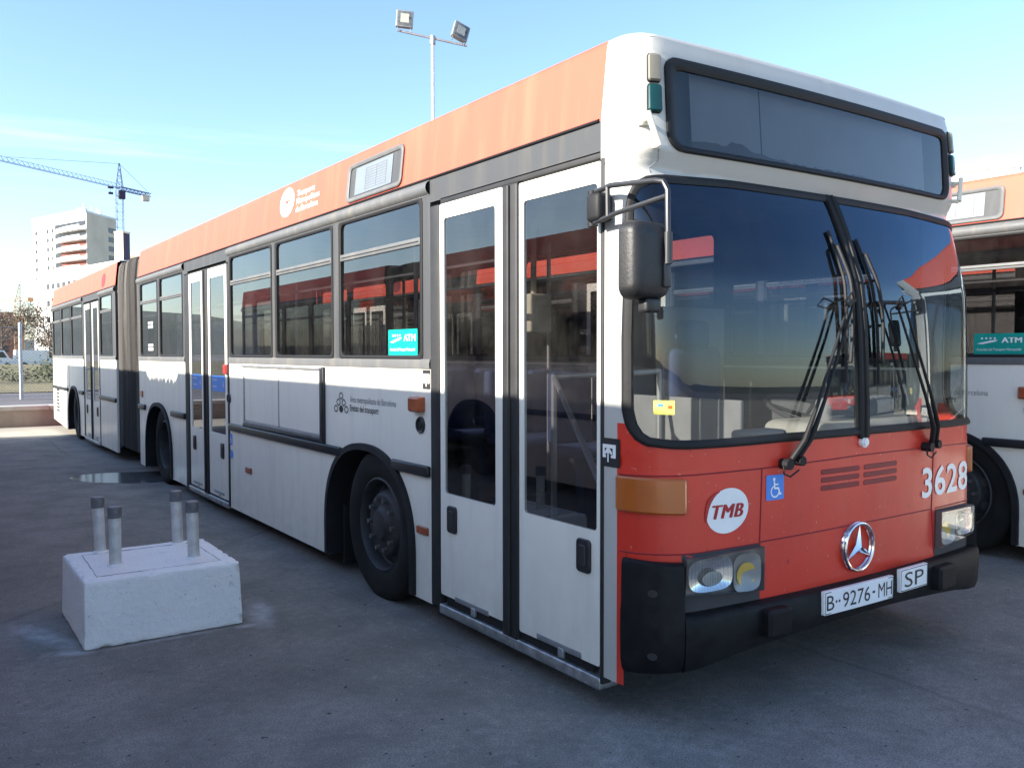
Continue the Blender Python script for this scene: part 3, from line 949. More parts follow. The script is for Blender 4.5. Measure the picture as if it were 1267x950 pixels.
# headlights
for sg in (-1, 1):
    h = bpy.data.objects.new("headlight", None); COL.objects.link(h); h.parent = bus
    lo = [(sg * .700, .560), (sg * 1.118, .590), (sg * 1.112, .738), (sg * .700, .748)]
    if sg > 0: lo = lo[::-1]
    mb = MB(); o2 = [(sg * .694, .512), (sg * 1.122, .512), (sg * 1.122, .752), (sg * .694, .757)]
    mb.patch(dense(lo, .04), fmap(.004), 6); mb.cur = 1; mb.patch(dense(o2, .04), fmap(.002), 6); mb.cur = 0; mb.rings([[fp(*p, .003) for p in dense(lo, .04)], [fp(*p, .034) for p in dense(lo, .04)]])
    mb.build("lamp_housing", ["lamp_housing_grey", "interior_dark"], h)
    def bowl(cu, cz, ru, rz, mat, nm, depth=.024, pw=.55):
        mb = MB(); loops = []
        for i in range(7):
            t = 1 - i / 7; loops.append([fp(a, b, .004 + depth * t * t) for a, b in [(sg * cu + ru * t * math.copysign(abs(math.cos(w_)) ** pw, math.cos(w_)), cz + rz * t * math.copysign(abs(math.sin(w_)) ** pw, math.sin(w_))) for w_ in (2 * PI * q_ / 28 for q_ in range(28))]])
        mb.rings(loops); mb.add(loops[-1], [tuple(range(28))])
        mb.build(nm, mat, h)
    bowl(.992, .664, .112, .070, "chrome", "reflector"); bowl(.795, .648, .080, .082, "grey_metal", "fog_reflector"); bowl(.79, .636, .055, .052, "lamp_yellow", "fog_lamp", .012, 1.0)
    mb = MB(); mb.patch(ellipse(sg * .985, .645, .055, .03, 20), fmap(.022), 3); mb.build("bulb_shield", "grey_metal", h)
    g = MB(); g.patch(dense(lo, .03), fmap(.036), 8)
    g.build("lens", "lamp_glass", h, smooth=50)
    r = MB()
    for i in range(16):
        u = sg * (.885 + i * .014); r.tube([fp(u, .60, .0375), fp(u, .735, .0375)], .0016, 4)
    r.build("lens_rib", "lamp_glass", h)
# turn signals wrapping the corners
for sg in (-1, 1):
    mb = MB(); lo = rrect(1.108, 1.368, .918, 1.066, .012)
    if sg < 0: lo = [(-a, b) for a, b in reversed(lo)]
    pad(mb, lo, 0, .026, .008, 10, d=.02); mb.build("turn_signal", "lamp_orange", bus)
# cooling slots
mb = MB()
for a, b in ((-.304, -.016), (.017, .302)):
    for z in (.962, .999, 1.036): pad(mb, rrect(a, b, z - .012, z + .012, .010), -.001, .0025, .002, 3)
mb.build("cooling_slot", "vent_red", bus)
# round lock cap
mb = MB(); mb.tube([fp(0, 1.158, -.005), fp(0, 1.158, .018)], .026, 20); mb.tube([fp(0, 1.158, .018), fp(0, 1.158, .026)], .018, 20)
mb.build("lock_cap", "decal_white", bus)
# star-in-ring emblem
mb = MB(); cu, cz, rr = -.036, .664, .111
mb.tube([fp(cu + rr * math.cos(2 * PI * i / 48), cz + rr * math.sin(2 * PI * i / 48), .022) for i in range(48)], .0085, 8, closed=True)
mb.tube([fp(cu + rr * math.cos(2 * PI * i / 48), cz + rr * math.sin(2 * PI * i / 48), .006) for i in range(48)], .0095, 8, closed=True)
c = fp(cu, cz, .034); cb = fp(cu, cz, .012)
for k in range(3):
    an = PI / 2 + k * 2 * PI / 3
    tip = fp(cu + rr * .97 * math.cos(an), cz + rr * .97 * math.sin(an), .022)
    l = fp(cu + .024 * math.cos(an + PI / 3), cz + .024 * math.sin(an + PI / 3), .018); r_ = fp(cu + .024 * math.cos(an - PI / 3), cz + .024 * math.sin(an - PI / 3), .018)
    mb.add([c, l, tip, r_, cb], [(0, 1, 2), (0, 2, 3), (4, 2, 1), (4, 3, 2)])
mb.build("emblem", "chrome", bus, smooth=25)

# wipers: twin arms, hub link and blade, on both halves of the windscreen
def wiper(base, hub, blade, sgn):
    w = bpy.data.objects.new("wiper", None); COL.objects.link(w); w.parent = bus
    mb = MB()
    b = Vector(fp(*base, .03)); hb = Vector(fp(*hub, .055))
    b2 = fp(base[0] + .045, base[1] + .01, .03); h2 = fp(hub[0] + .055, hub[1] + .03, .055)
    for p, q in ((b, hb), (b2, h2)):
        m1 = p.lerp(q, .35) + Vector((0, -.03, 0)); mb.tube([p, p.lerp(q, .12) + Vector((0, -.03, 0)), m1, q], [.013, .013, .008, .0055], 8)
    mb.tube([hb, h2, fp(hub[0] + sgn * -.10 * 0 + .0, hub[1], .05)], .012, 8)
    mb.tube([fp(base[0] - .03, base[1] - .02, .0), fp(base[0] - .03, base[1] - .02, .05)], .024, 10)
    mb.tube([fp(base[0] + .05, base[1] - .01, .0), fp(base[0] + .05, base[1] - .01, .05)], .022, 10)
    loop = [fp(base[0] - .05, base[1] - .03, .03), fp(base[0] - .06, base[1] - .06, .04), fp(base[0] - .02, base[1] - .075, .04), fp(base[0] + .04, base[1] - .05, .035)]
    mb.tube(loop, .004, 6)
    mb.build("wiper_arm", "rubber", w)
    mb = MB(); n = 24; top = [fp(*p, .030) for p in blade]
    def along(t):
        k = t * (len(blade) - 1); i = min(int(k), len(blade) - 2); f = k - i
        return (blade[i][0] + (blade[i + 1][0] - blade[i][0]) * f, blade[i][1] + (blade[i + 1][1] - blade[i][1]) * f)
    mb.tube([fp(*along(i / n), .012) for i in range(n + 1)], .008, 6)
    mb.tube([fp(*along(.12 + .76 * i / n), .034 + .012 * math.sin(PI * i / n)) for i in range(n + 1)], .009, 6)
    for t in (.12, .32, .5, .68, .88): mb.tube([fp(*along(t), .012), fp(*along(t), .04)], .007, 6)
    mb.tube([fp(*along(.5), .045), h2, hb], .010, 8)
    mb.build("wiper_blade", "rubber", w)
    # washer hose
    mb = MB(); mb.tube([h2, h2 + Vector((-.05 * 1, -.02, .03)), hb + Vector((-.05, -.02, .02)), hb], .004, 6); mb.build("washer_hose", "rubber", w)
wiper((-.535, 1.115), (-.165, 1.795), [(-.128, 2.155), (-.108, 1.947), (-.117, 1.718), (-.140, 1.44)], -1)
wiper((.585, 1.12), (.245, 1.795), [(.078, 2.130), (.106, 1.917), (.122, 1.722), (.120, 1.43)], 1)
# thin second pair of link rods seen in front of the glass on the near half
# mirror on its arm by the front door
mir = bpy.data.objects.new("wing_mirror", None); COL.objects.link(mir); mir.parent = bus
mb = MB()
mb.box(-.085, .0, -.055, .035, 2.135, 2.255, .02)
mb.tube([(-.045, .03, 2.12), (-.045, .03, 2.27)], .022, 12)
mb.build("mirror_bracket", "rubber", mir)
mb = MB()
mb.tube([(-.06, -.01, 2.262), (-.075, -.12, 2.268), (-.075, -.38, 2.246), (-.074, -.425, 2.235), (-.073, -.445, 2.20), (-.072, -.448, 1.99)], .0115, 10)
mb.tube([(-.06, .0, 2.132), (-.075, -.15, 2.150), (-.073, -.445, 2.178)], .0105, 10)
mb.tube([(-.073, -.10, 2.145), (-.075, -.10, 2.266)], .010, 8)
mb.tube([(-.072, -.448, 2.04), (-.072, -.448, 1.92)], .017, 12); mb.box(-.090, -.054, -.450, -.425, 1.83, 1.93, .006)
mb.build("mirror_arm", "dark_metal", mir)
mb = MB()
A = rrect(-.238, -.030, 1.785, 2.085, .05, 8); loops = []
for y, k, dx in ((-.352, .98, 0), (-.352, 1.0, 0), (-.365, 1.0, 0), (-.395, .985, 0), (-.418, .94, 0), (-.432, .84, 0), (-.438, .6, 0), (-.439, .2, 0)):
    cx, cz = -.134, 1.935
    loops.append([(cx + (a - cx) * k, y, cz + (b - cz) * k) for a, b in A])
mb.rings(loops); mb.add(loops[-1], [tuple(range(len(A)))])
mb.build("mirror_shell", "mirror_plastic", mir, smooth=50)
mb = MB(); mb.patch(inside(A, .014), lambda a, b: (a, -.353, b), 3); mb.build("mirror_glass", "chrome", mir)
for o_ in (1,):
    mb = MB(); mb.box(-.155, -.075, -.42, -.365, 1.735, 1.79, .012); mb.build("mirror_foot", "mirror_plastic", mir)
# marker lamps and grab handles beside the display
for sg in (-1, 1):
    for z0, z1, m in ((2.706, 2.818, "marker_white"), (2.578, 2.690, "marker_green")):
        mb = MB(); q = sorted((sg * 1.122, sg * 1.198)); lo = rrect(q[0], q[1], z0, z1, .012)
        mb.cur = 1; pad(mb, inside(lo, -.006), 0, .006, .003, 4, d=.02); mb.cur = 0; pad(mb, lo, .004, .022, .006, 5, d=.02)
        mb.build("marker_lamp", [m, "rubber"], bus)
    mb = MB()
    p0, p1 = fp(sg * 1.205, 2.552, .045), fp(sg * 1.160, 2.430, .035)
    mb.tube([fp(sg * 1.225, 2.535, .0), fp(sg * 1.205, 2.54, .04)], .010, 8); mb.tube([fp(sg * 1.175, 2.435, .0), p1], .010, 8)
    mb.tube([p0 + (p0 - p1) * .12, p1], .013, 8); mb.box(*[c for pr in zip([v - .016 for v in fp(sg * 1.228, 2.535, .004)], [v + .016 for v in fp(sg * 1.228, 2.535, .004)]) for c in pr])
    mb.build("grab_handle", "cream_plastic", bus)

# ---- lettering and signs
def decal(name, mat, fn):
    mb = MB(); fn(mb); return mb.build(name, mat, bus, smooth=0)
F3 = fmap(.0035); F2 = fmap(.002)
decal("fleet_number", "decal_white", lambda m: add_text(m, "3628", F3, .548, .836, .148, .535, bold=.018, space=1.05))
# round operator badge: white disc with a swoosh and slanted letters
def badge(m):
    m.patch(ellipse(-.885, .916, .118, .094, 48, R(12)), F2, 6)
    m.cur = 1
    add_text(m, "TMB", F3, -.972, .886, .058, .168, shear=.28, space=1.1, strike=.0035, fns=[fmap(.0042), fmap(.0049)])
    sw = [(-1.0, .965), (-1.012, .905), (-1.003, .865), (-.998, .90), (-.985, .945), (-.955, .985), (-.92, 1.004), (-.965, .992)]
    m.poly(smooth_loop(sw, 1), fmap(.004))
mb = MB(); badge(mb); mb.build("operator_badge", ["decal_white", "decal_red"], bus, smooth=0)
# wheelchair symbol
def chair_shape(m, fm, cx, cz, s):
    P = lambda a, b: (cx + a * s, cz + b * s)
    def bar(a, b, w):
        a, b = Vector(P(*a)), Vector(P(*b)); n = (b - a).normalized(); n = Vector((-n.y, n.x)) * w * s
        m.poly([tuple(a + n), tuple(b + n), tuple(b - n), tuple(a - n)], fm)
    m.poly(ellipse(*P(-.08, .34), .075 * s, .075 * s, 14), fm)
    bar((-.07, .26), (-.04, -.06), .04); bar((-.05, .12), (.18, .12), .03); bar((-.06, -.04), (.20, -.04), .04); bar((.18, -.03), (.27, -.32), .04); bar((.24, -.30), (.36, -.27), .035)
    arc = [(R(t), ) for t in range(110, 400, 15)]
    o = [P(-.02 + .26 * math.cos(t), -.17 + .26 * math.sin(t)) for (t,) in arc]; i_ = [P(-.02 + .20 * math.cos(t), -.17 + .20 * math.sin(t)) for (t,) in arc]
    for k in range(len(o) - 1): m.poly([o[k], o[k + 1], i_[k + 1], i_[k]], fm)
mb = MB(); mb.patch(dense(rrect(-.662, -.553, .938, 1.048, .006), .03), F2, 3); mb.cur = 1; chair_shape(mb, F3, -.607, .993, .105)
mb.build("wheelchair_sticker", ["decal_blue", "decal_white"], bus, smooth=0)
# plates on the bumper
def plate(name, a, b, z0, z1, items, dashes=()):
    mb = MB(); fm = lambda o: (lambda u, z: fp(u, z, .066 + o + .012))
    pad(mb, rrect(a, b, z0, z1, .006), -.015, .004, .002, 3, fm=fm)
    mb.cur = 1
    lo = rrect(a + .004, b - .004, z0 + .004, z1 - .004, .005); li = rrect(a + .0075, b - .0075, z0 + .0075, z1 - .0075, .004)
    mb.rings([[fm(.0048)(*p) for p in lo], [fm(.0048)(*p) for p in li]])
    for t, x, w in items: add_text(mb, t, fm(.005), x, z0 + .02, (z1 - z0) - .040, w)
    for cx, w in dashes: mb.poly([(cx - w, .453), (cx + w, .453), (cx + w, .464), (cx - w, .464)], fm(.005))
    return mb.build(name, ["plate_white", "decal_black"], bus, smooth=0)
plate("number_plate", -.368, .156, .404, .512, [("B", -.353, .052), ("9276", -.240, .205), ("MH", .030, .112)], ((-.286, .006), (-.265, .006), (-.007, .010)))
plate("service_plate", .216, .468, .416, .528, [("SP", .253, .175)])
# entrance pictogram on the pillar and beside the windows
def entrance(m, fm, a, b, z0, z1, flip=1):
    m.poly([(a, z0), (b, z0), (b, z1), (a, z1)], fm(.001)); m.cur = 1
    w, h = b - a, z1 - z0; Q = lambda x, y: (a + x * w, z0 + y * h)
    m.poly([Q(.12, .30), Q(.12, .80), Q(.88, .80), Q(.88, .30), Q(.66, .30), Q(.66, .40), Q(.74, .40), Q(.74, .66), Q(.26, .66), Q(.26, .40), Q(.34, .40), Q(.34, .30)], fm(.002))
    m.poly([Q(.45, .14), Q(.55, .14), Q(.55, .5), Q(.72, .40), Q(.72, .52), Q(.5, .74), Q(.28, .52), Q(.28, .40), Q(.45, .5)], fm(.003))
mb = MB(); mb.patch(dense(rrect(-1.462, -1.360, 1.094, 1.217, .004), .012), fmap(.004), 4); entrance(mb, lambda o: fmap(.004 + o), -1.458, -1.364, 1.098, 1.213); mb.build("entrance_sign", ["decal_black", "decal_white"], bus, smooth=0)
mb = MB(); entrance(mb, sfm(0), 1.53, 1.622, 1.372, 1.484); mb.build("entrance_sign", ["decal_black", "decal_white"], bus, smooth=0)
# transport authority mark: diamonds and two lines of lettering
SF = lambda o: (lambda a, b: (-o, -a, b))          # text runs towards the front: a = -y
mb = MB()
def rhomb(m, cx, cz, rx, rz, fill):
    o = smooth_loop([(cx, cz + rz), (cx + rx, cz + rz * .35), (cx + rx, cz - rz * .35), (cx, cz - rz), (cx - rx, cz - rz * .35), (cx - rx, cz + rz * .35)], 1)
    if fill: m.poly(o, SF(.002))
    else: m.rings([[SF(.002)(*p) for p in o], [SF(.002)(*p) for p in inside(o, .009)]])
for r_, row in enumerate(((0,), (-.5, .5), (-1, 0, 1))):
    for q in row: rhomb(mb, -2.797 + q * .088, 1.286 - r_ * .046, .034, .030, r_ == 2 and q == 0)
mb.cur = 1; add_text(mb, "Àrea metropolitana de Barcelona", SF(.002), -2.648, 1.249, .042, .685)
mb.cur = 0; add_text(mb, "Entitat del transport", SF(.002), -2.648, 1.190, .042, .44, bold=.008)
mb.build("authority_mark", ["decal_black", "decal_grey"], bus, smooth=0)
# operator name on the cove
CF = lambda o: (lambda a, b: cove(o)(-a, b))
mb = MB(); mb.patch(ellipse(-3.865, 2.775, .155, .115, 40), CF(.003), 3)
mb.cur = 0
for i, (t, w) in enumerate((("Transports", .36), ("Metropolitans", .46), ("de Barcelona", .44))):
    add_text(mb, t, CF(.003), -3.655, 2.792 - i * .062, .045, w, bold=.01)
mb.cur = 1; add_text(mb, "TMB", CF(.005), -3.955, 2.757, .04, .18, bold=.01, shear=.25)
mb.build("operator_name", ["decal_white", "orange_paint"], bus, smooth=0)
mb = MB(); mb.patch(ellipse(-11.9, 2.72, .15, .11, 32), CF(.003), 3); mb.build("round_badge", "vent_red", bus, smooth=0)
# route display in the cove
cf = lambda o: cove(o)
sd_ = bpy.data.objects.new("route_display", None); COL.objects.link(sd_); sd_.parent = bus
mb = MB(); oc = rrect(1.872, 2.682, 2.592, 2.852, .05); ic = rrect(1.905, 2.648, 2.622, 2.824, .03)
ringpad(mb, oc, ic, -.002, .016, .008, fm=cf); mb.build("display_frame", "gutter_grey", sd_)
mb = MB(); mb.patch(dense(ic, .05), cove(.002), 4); mb.build("display_panel", "band_grey", sd_)
mb = MB(); mb.patch(dense(rrect(2.02, 2.56, 2.632, 2.815, .006), .05), cove(.005), 4)
mb.cur = 1
for i in range(9): mb.poly([(2.10, 2.650 + i * .017), (2.40, 2.650 + i * .017), (2.40, 2.653 + i * .017), (2.10, 2.653 + i * .017)], cove(.006))
for y in (2.10, 2.24, 2.40): mb.poly([(y, 2.648), (y + .004, 2.648), (y + .004, 2.79), (y, 2.79)], cove(.006))
mb.build("route_panel", ["sign_panel", "gutter_grey"], sd_, smooth=0)
# teal ticket-zone sticker on the front window
mb = MB(); mb.poly(rrect(-2.083, -1.700, 1.562, 1.727, .008), SF(-.009)); mb.cur = 1
add_text(mb, "ATM", SF(-.0085), -1.875, 1.655, .040, .145, strike=.003, fns=[SF(-.0080), SF(-.0075)])
add_text(mb, "Autoritat del Transport Metropolità", SF(-.0085), -2.06, 1.595, .020, .33)
mb.poly([(-2.06, 1.65), (-1.96, 1.672), (-1.90, 1.678), (-1.92, 1.664), (-2.02, 1.645)], SF(-.0085))
for i in range(4): mb.poly(ellipse(-2.02 + i * .032, 1.690, .008, .008, 10), SF(-.0085))
mb.build("zone_sticker", ["decal_teal", "decal_white"], bus, smooth=0)
# blue seat-reservation strips on the middle door panes
for a, b in ((-6.71, -6.36), (-5.99, -5.55)):
    mb = MB(); mb.poly([(a, 1.21), (b, 1.21), (b, 1.365), (a, 1.365)], SF(-.005)); mb.cur = 1
    add_text(mb, "Reservat", SF(-.0045), a + .03, 1.315, .022, .14); add_text(mb, "seients", SF(-.0045), a + .03, 1.25, .022, .13)
    chair_shape(mb, SF(-.0045), b - .06, 1.285, .07)
    mb.build("seat_sticker", ["decal_blue", "decal_white"], bus, smooth=0)
mb = MB(); mb.poly([(-5.405, .722), (-5.315, .722), (-5.315, .828), (-5.405, .828)], SF(.002)); mb.cur = 1; chair_shape(mb, SF(.003), -5.36, .775, .085)
mb.build("wheelchair_sticker", ["decal_blue", "decal_white"], bus, smooth=0)
for a in ((8.45, 1.90), (8.45, 1.62)):
    mb = MB(); mb.poly([(-8.82, a[1]), (-8.56, a[1]), (-8.56, a[1] + .035), (-8.82, a[1] + .035)], SF(-.009)); mb.poly([(-8.82, a[1] + .05), (-8.56, a[1] + .05), (-8.56, a[1] + .08), (-8.82, a[1] + .08)], SF(-.009))
    mb.build("window_sticker", "decal_white", bus, smooth=0)
mb = MB(); EX = lambda a, b: (2.5 - .006, a, b)
for z in (2.010, 2.062): add_text(mb, "SORTIDA DE SOCORS" if z > 2.03 else "SALIDA DE SOCORRO", EX, .60, z, .032, .46, bold=.01)
mb.build("exit_lettering", "decal_white", bus, smooth=0)
mb = MB(); mb.box(2.455, 2.462, .27, 1.56, 2.085, 2.49); mb.build("roller_blind", "interior_dark", bus, smooth=0)
# yellow inspection sticker in the windscreen
mb = MB(); mb.patch(dense(rrect(-1.232, -1.152, 1.328, 1.386, .002), .02), fmap(.005), 3); mb.cur = 1
mb.poly([(-1.218, 1.362), (-1.196, 1.362), (-1.196, 1.372), (-1.218, 1.372)], fmap(.007)); mb.cur = 2
mb.poly([(-1.178, 1.352), (-1.162, 1.352), (-1.162, 1.366), (-1.178, 1.366)], fmap(.007))
mb.build("inspection_sticker", ["decal_yellow", "decal_blue", "lamp_orange"], bus, smooth=0)
# small lamps and openings on the side
mb = MB(); pad(mb, rrect(1.596, 1.728, 1.236, 1.326, .012), 0, .05, .012, 5, fm=sfm(0), d=.02); mb.build("side_indicator", "lamp_amber_dark", bus)
mb = MB(); pad(mb, rrect(5.41, 5.50, 1.385, 1.478, .01), 0, .03, .008, 5, fm=sfm(0), d=.02); mb.build("stop_lamp", "lamp_red", bus)
def port(y, z, r):
    mb = MB(); mb.lathe([(0, r), (-.010, r), (-.014, r * .9), (-.010, r * .72), (-.004, r * .7), (-.004, r * .3), (-.010, r * .25), (-.010, 0)], 28, org=(0, y, z))
    mb.build("filler_cap", "trim_black", bus)
port(1.645, 1.160, .050); port(5.395, 1.158, .048)
mb = MB(); mb.patch(ellipse(5.34, .635, .05, .042, 24), sfm(0)(.002), 2); mb.build("round_sticker", "decal_blue", bus, smooth=0)
# advertising hatch: two panels in a thin frame under the windows
ht = bpy.data.objects.new("side_hatch", None); COL.objects.link(ht); ht.parent = bus
mb = MB(); fm = sfm(0)
for a, b in ((3.155, 4.025), (4.045, 4.91)): pad(mb, rrect(a, b, .985, 1.452, .006), 0, .008, .003, 3, fm=fm, d=.2)
mb.build("hatch_panel", "white_paint", ht)
mb = MB()
mb.box(-.012, 0, 4.91, 4.945, .960, 1.46, .004); mb.box(-.010, 0, 4.025, 4.045, .97, 1.455, .003); mb.box(-.014, 0, 3.10, 4.95, .955, .982, .004); mb.box(-.022, 0, 3.10, 4.985, 1.458, 1.482, .006)
mb.build("hatch_frame", "grey_metal", ht)
mb = MB(); mb.box(-.022, 0, 3.075, 3.150, .925, 1.482, .008); mb.box(-.020, 0, 3.10, 4.95, .93, .954, .004); mb.build("hatch_hinge", "trim_black", ht)

# ---- interior
for k, sp_ in ((1, [(.10, 1.70), (3.08, 7.60), (8.97, 9.28), (10.97, 14.3), (15.7, 17.6)]), (0, [(1.54, 1.72), (3.08, 5.36), (7.0, 7.6), (8.97, 9.28), (10.97, 12.2), (13.9, 14.3), (15.7, 17.6)])):
    for a, b in sp_:
        mb = MB(); q_ = sorted((side(k)(.036, 0, 0)[0], side(k)(.050, 0, 0)[0])); mb.box(q_[0], q_[1], a, b, .37, 1.475); mb.build("lining_panel", "lining_grey", bus, smooth=0)
mb = MB()
mb.box(.25, 2.25, -.285, .10, .95, 1.10, .04); mb.box(1.35, 2.40, -.15, .28, 1.08, 1.22, .06)
mb.box(.45, 1.30, -.29, -.05, 1.10, 1.14, .015)
mb.build("dashboard", "dash_grey", bus)
mb = MB(); mb.box(1.50, 2.12, -.05, .05, 1.20, 1.34, .03); mb.box(.70, .95, -.22, -.08, 1.13, 1.22, .02); mb.cur = 1; mb.box(1.56, 2.06, .046, .054, 1.23, 1.32, .004); mb.box(.50, .66, -.24, -.14, 1.14, 1.155, .003)
mb.build("instrument_binnacle", ["interior_grey", "interior_dark"], bus)
mb = MB(); rw = Vector((1.82, .32, 1.24)); ax = Vector((0, -.35, .93)).normalized(); sx_ = Vector((1, 0, 0)); sy_ = ax.cross(sx_)
mb.tube([rw + (sx_ * math.cos(2 * PI * i / 36) + sy_ * math.sin(2 * PI * i / 36)) * .24 for i in range(36)], .014, 8, closed=True)
for k in range(3): mb.tube([rw - ax * .03, rw + (sx_ * math.cos(2 * PI * k / 3 + .5) + sy_ * math.sin(2 * PI * k / 3 + .5)) * .24], .012, 6)
mb.tube([rw - ax * .02, rw - ax * .5], .03, 10); mb.build("steering_wheel", "interior_dark", bus)
mb = MB()
mb.box(1.58, 2.06, .72, 1.20, .82, .96, .05); mb.box(1.58, 2.06, 1.16, 1.30, .92, 1.62, .06); mb.box(1.68, 1.96, 1.18, 1.28, 1.60, 1.80, .05); mb.box(1.75, 1.9, .9, 1.05, .36, .84, .02)
mb.build("driver_seat", "seat_blue", bus)
mb = MB()
mb.box(1.28, 1.31, .35, 1.50, .36, 1.32, .01); mb.box(1.28, 2.42, 1.48, 1.51, .36, 1.90, .01); 
mb.build("driver_partition", "interior_grey", bus)
mb = MB()
for pts in ([(.12, .18, 1.0), (.45, .95, 1.45), (1.25, .95, 1.47)], [(.45, .95, .36), (.45, .95, 1.46)], [(1.25, .95, 1.47), (1.25, .95, .36)], [(.10, .05, .55), (.70, .75, 1.1)]):
    mb.tube(pts, .017, 8)
for x, y in ((.62, 1.60), (1.85, 1.62), (.62, 2.85), (1.85, 2.85), (.65, 5.35), (.65, 7.0), (1.85, 5.4), (1.85, 7.1), (.65, 12.2), (.65, 13.9), (1.85, 13.0)):
    mb.tube([(x, y, .36), (x, y, 2.49)], .017, 8)
for x in (.65, 1.85):
    for a, b in ((1.6, 9.2), (11.0, 17.4)): mb.tube([(x, a, 2.18), (x, b, 2.18)], .016, 8)
mb.build("handrail", "pole_steel", bus)
sm = MB()
sm.box(-.42, .42, -.22, .22, .38, .47, .04); sm.box(-.42, -.02, .17, .27, .45, 1.02, .045); sm.box(.02, .42, .17, .27, .45, 1.02, .045); sm.box(-.3, .3, -.05, .05, -.06, .39)
seat0 = sm.build("passenger_seat", "seat_blue", bus)
first = True
for x, y, z in [(.52, y_, .50 if abs(y_ - 2.4) < 1.2 or abs(y_ - 8.3) < 1 else .42) for y_ in (3.15, 3.95, 4.75, 7.55, 8.35, 11.6, 14.5, 15.3, 16.1, 16.9)] + [(1.95, y_, .42) for y_ in (2.2, 3.1, 3.95, 4.75, 5.7, 6.5, 7.5, 8.35, 11.6, 12.5, 13.4, 14.5, 15.3, 16.1, 16.9)]:
    o = seat0 if first else seat0.copy()
    if not first: COL.objects.link(o)
    first = False; o.location = (x, y, z)
mb = MB(); mb.box(.95, 1.13, 1.86, 2.05, 1.72, 1.98, .015); mb.tube([(1.04, 1.95, 2.49), (1.04, 1.95, 1.97)], .02, 8); mb.build("ticket_machine", "cream_plastic", bus)

bus["group"] = "articulated buses parked in a row"
SK = ("fleet_number", "number_plate", "service_plate", "plate_dash")
def another(x, y, label):
    c = copy_tree(bus, None, SK); c.location = (x, y, 0); c["label"] = label
    return c
another(4.36, -1.40, "similar white and red bus partly hidden behind the front corner of the numbered bus")
another(-6.00, -1.62, "bus just outside the picture whose dark side is mirrored in the door panes")
another(-10.45, -1.2, "outermost bus beyond the one mirrored in the door panes")
cross = copy_tree(bus, None, SK); cross.location = (21, -14, 0); cross.rotation_euler = (0, 0, R(-90)); cross["label"] = "bus parked crosswise beyond the open yard, seen only as a reflection in the windscreen"
another(8.75, -0.9, "bus glimpsed only through the windows of the partly hidden bus")

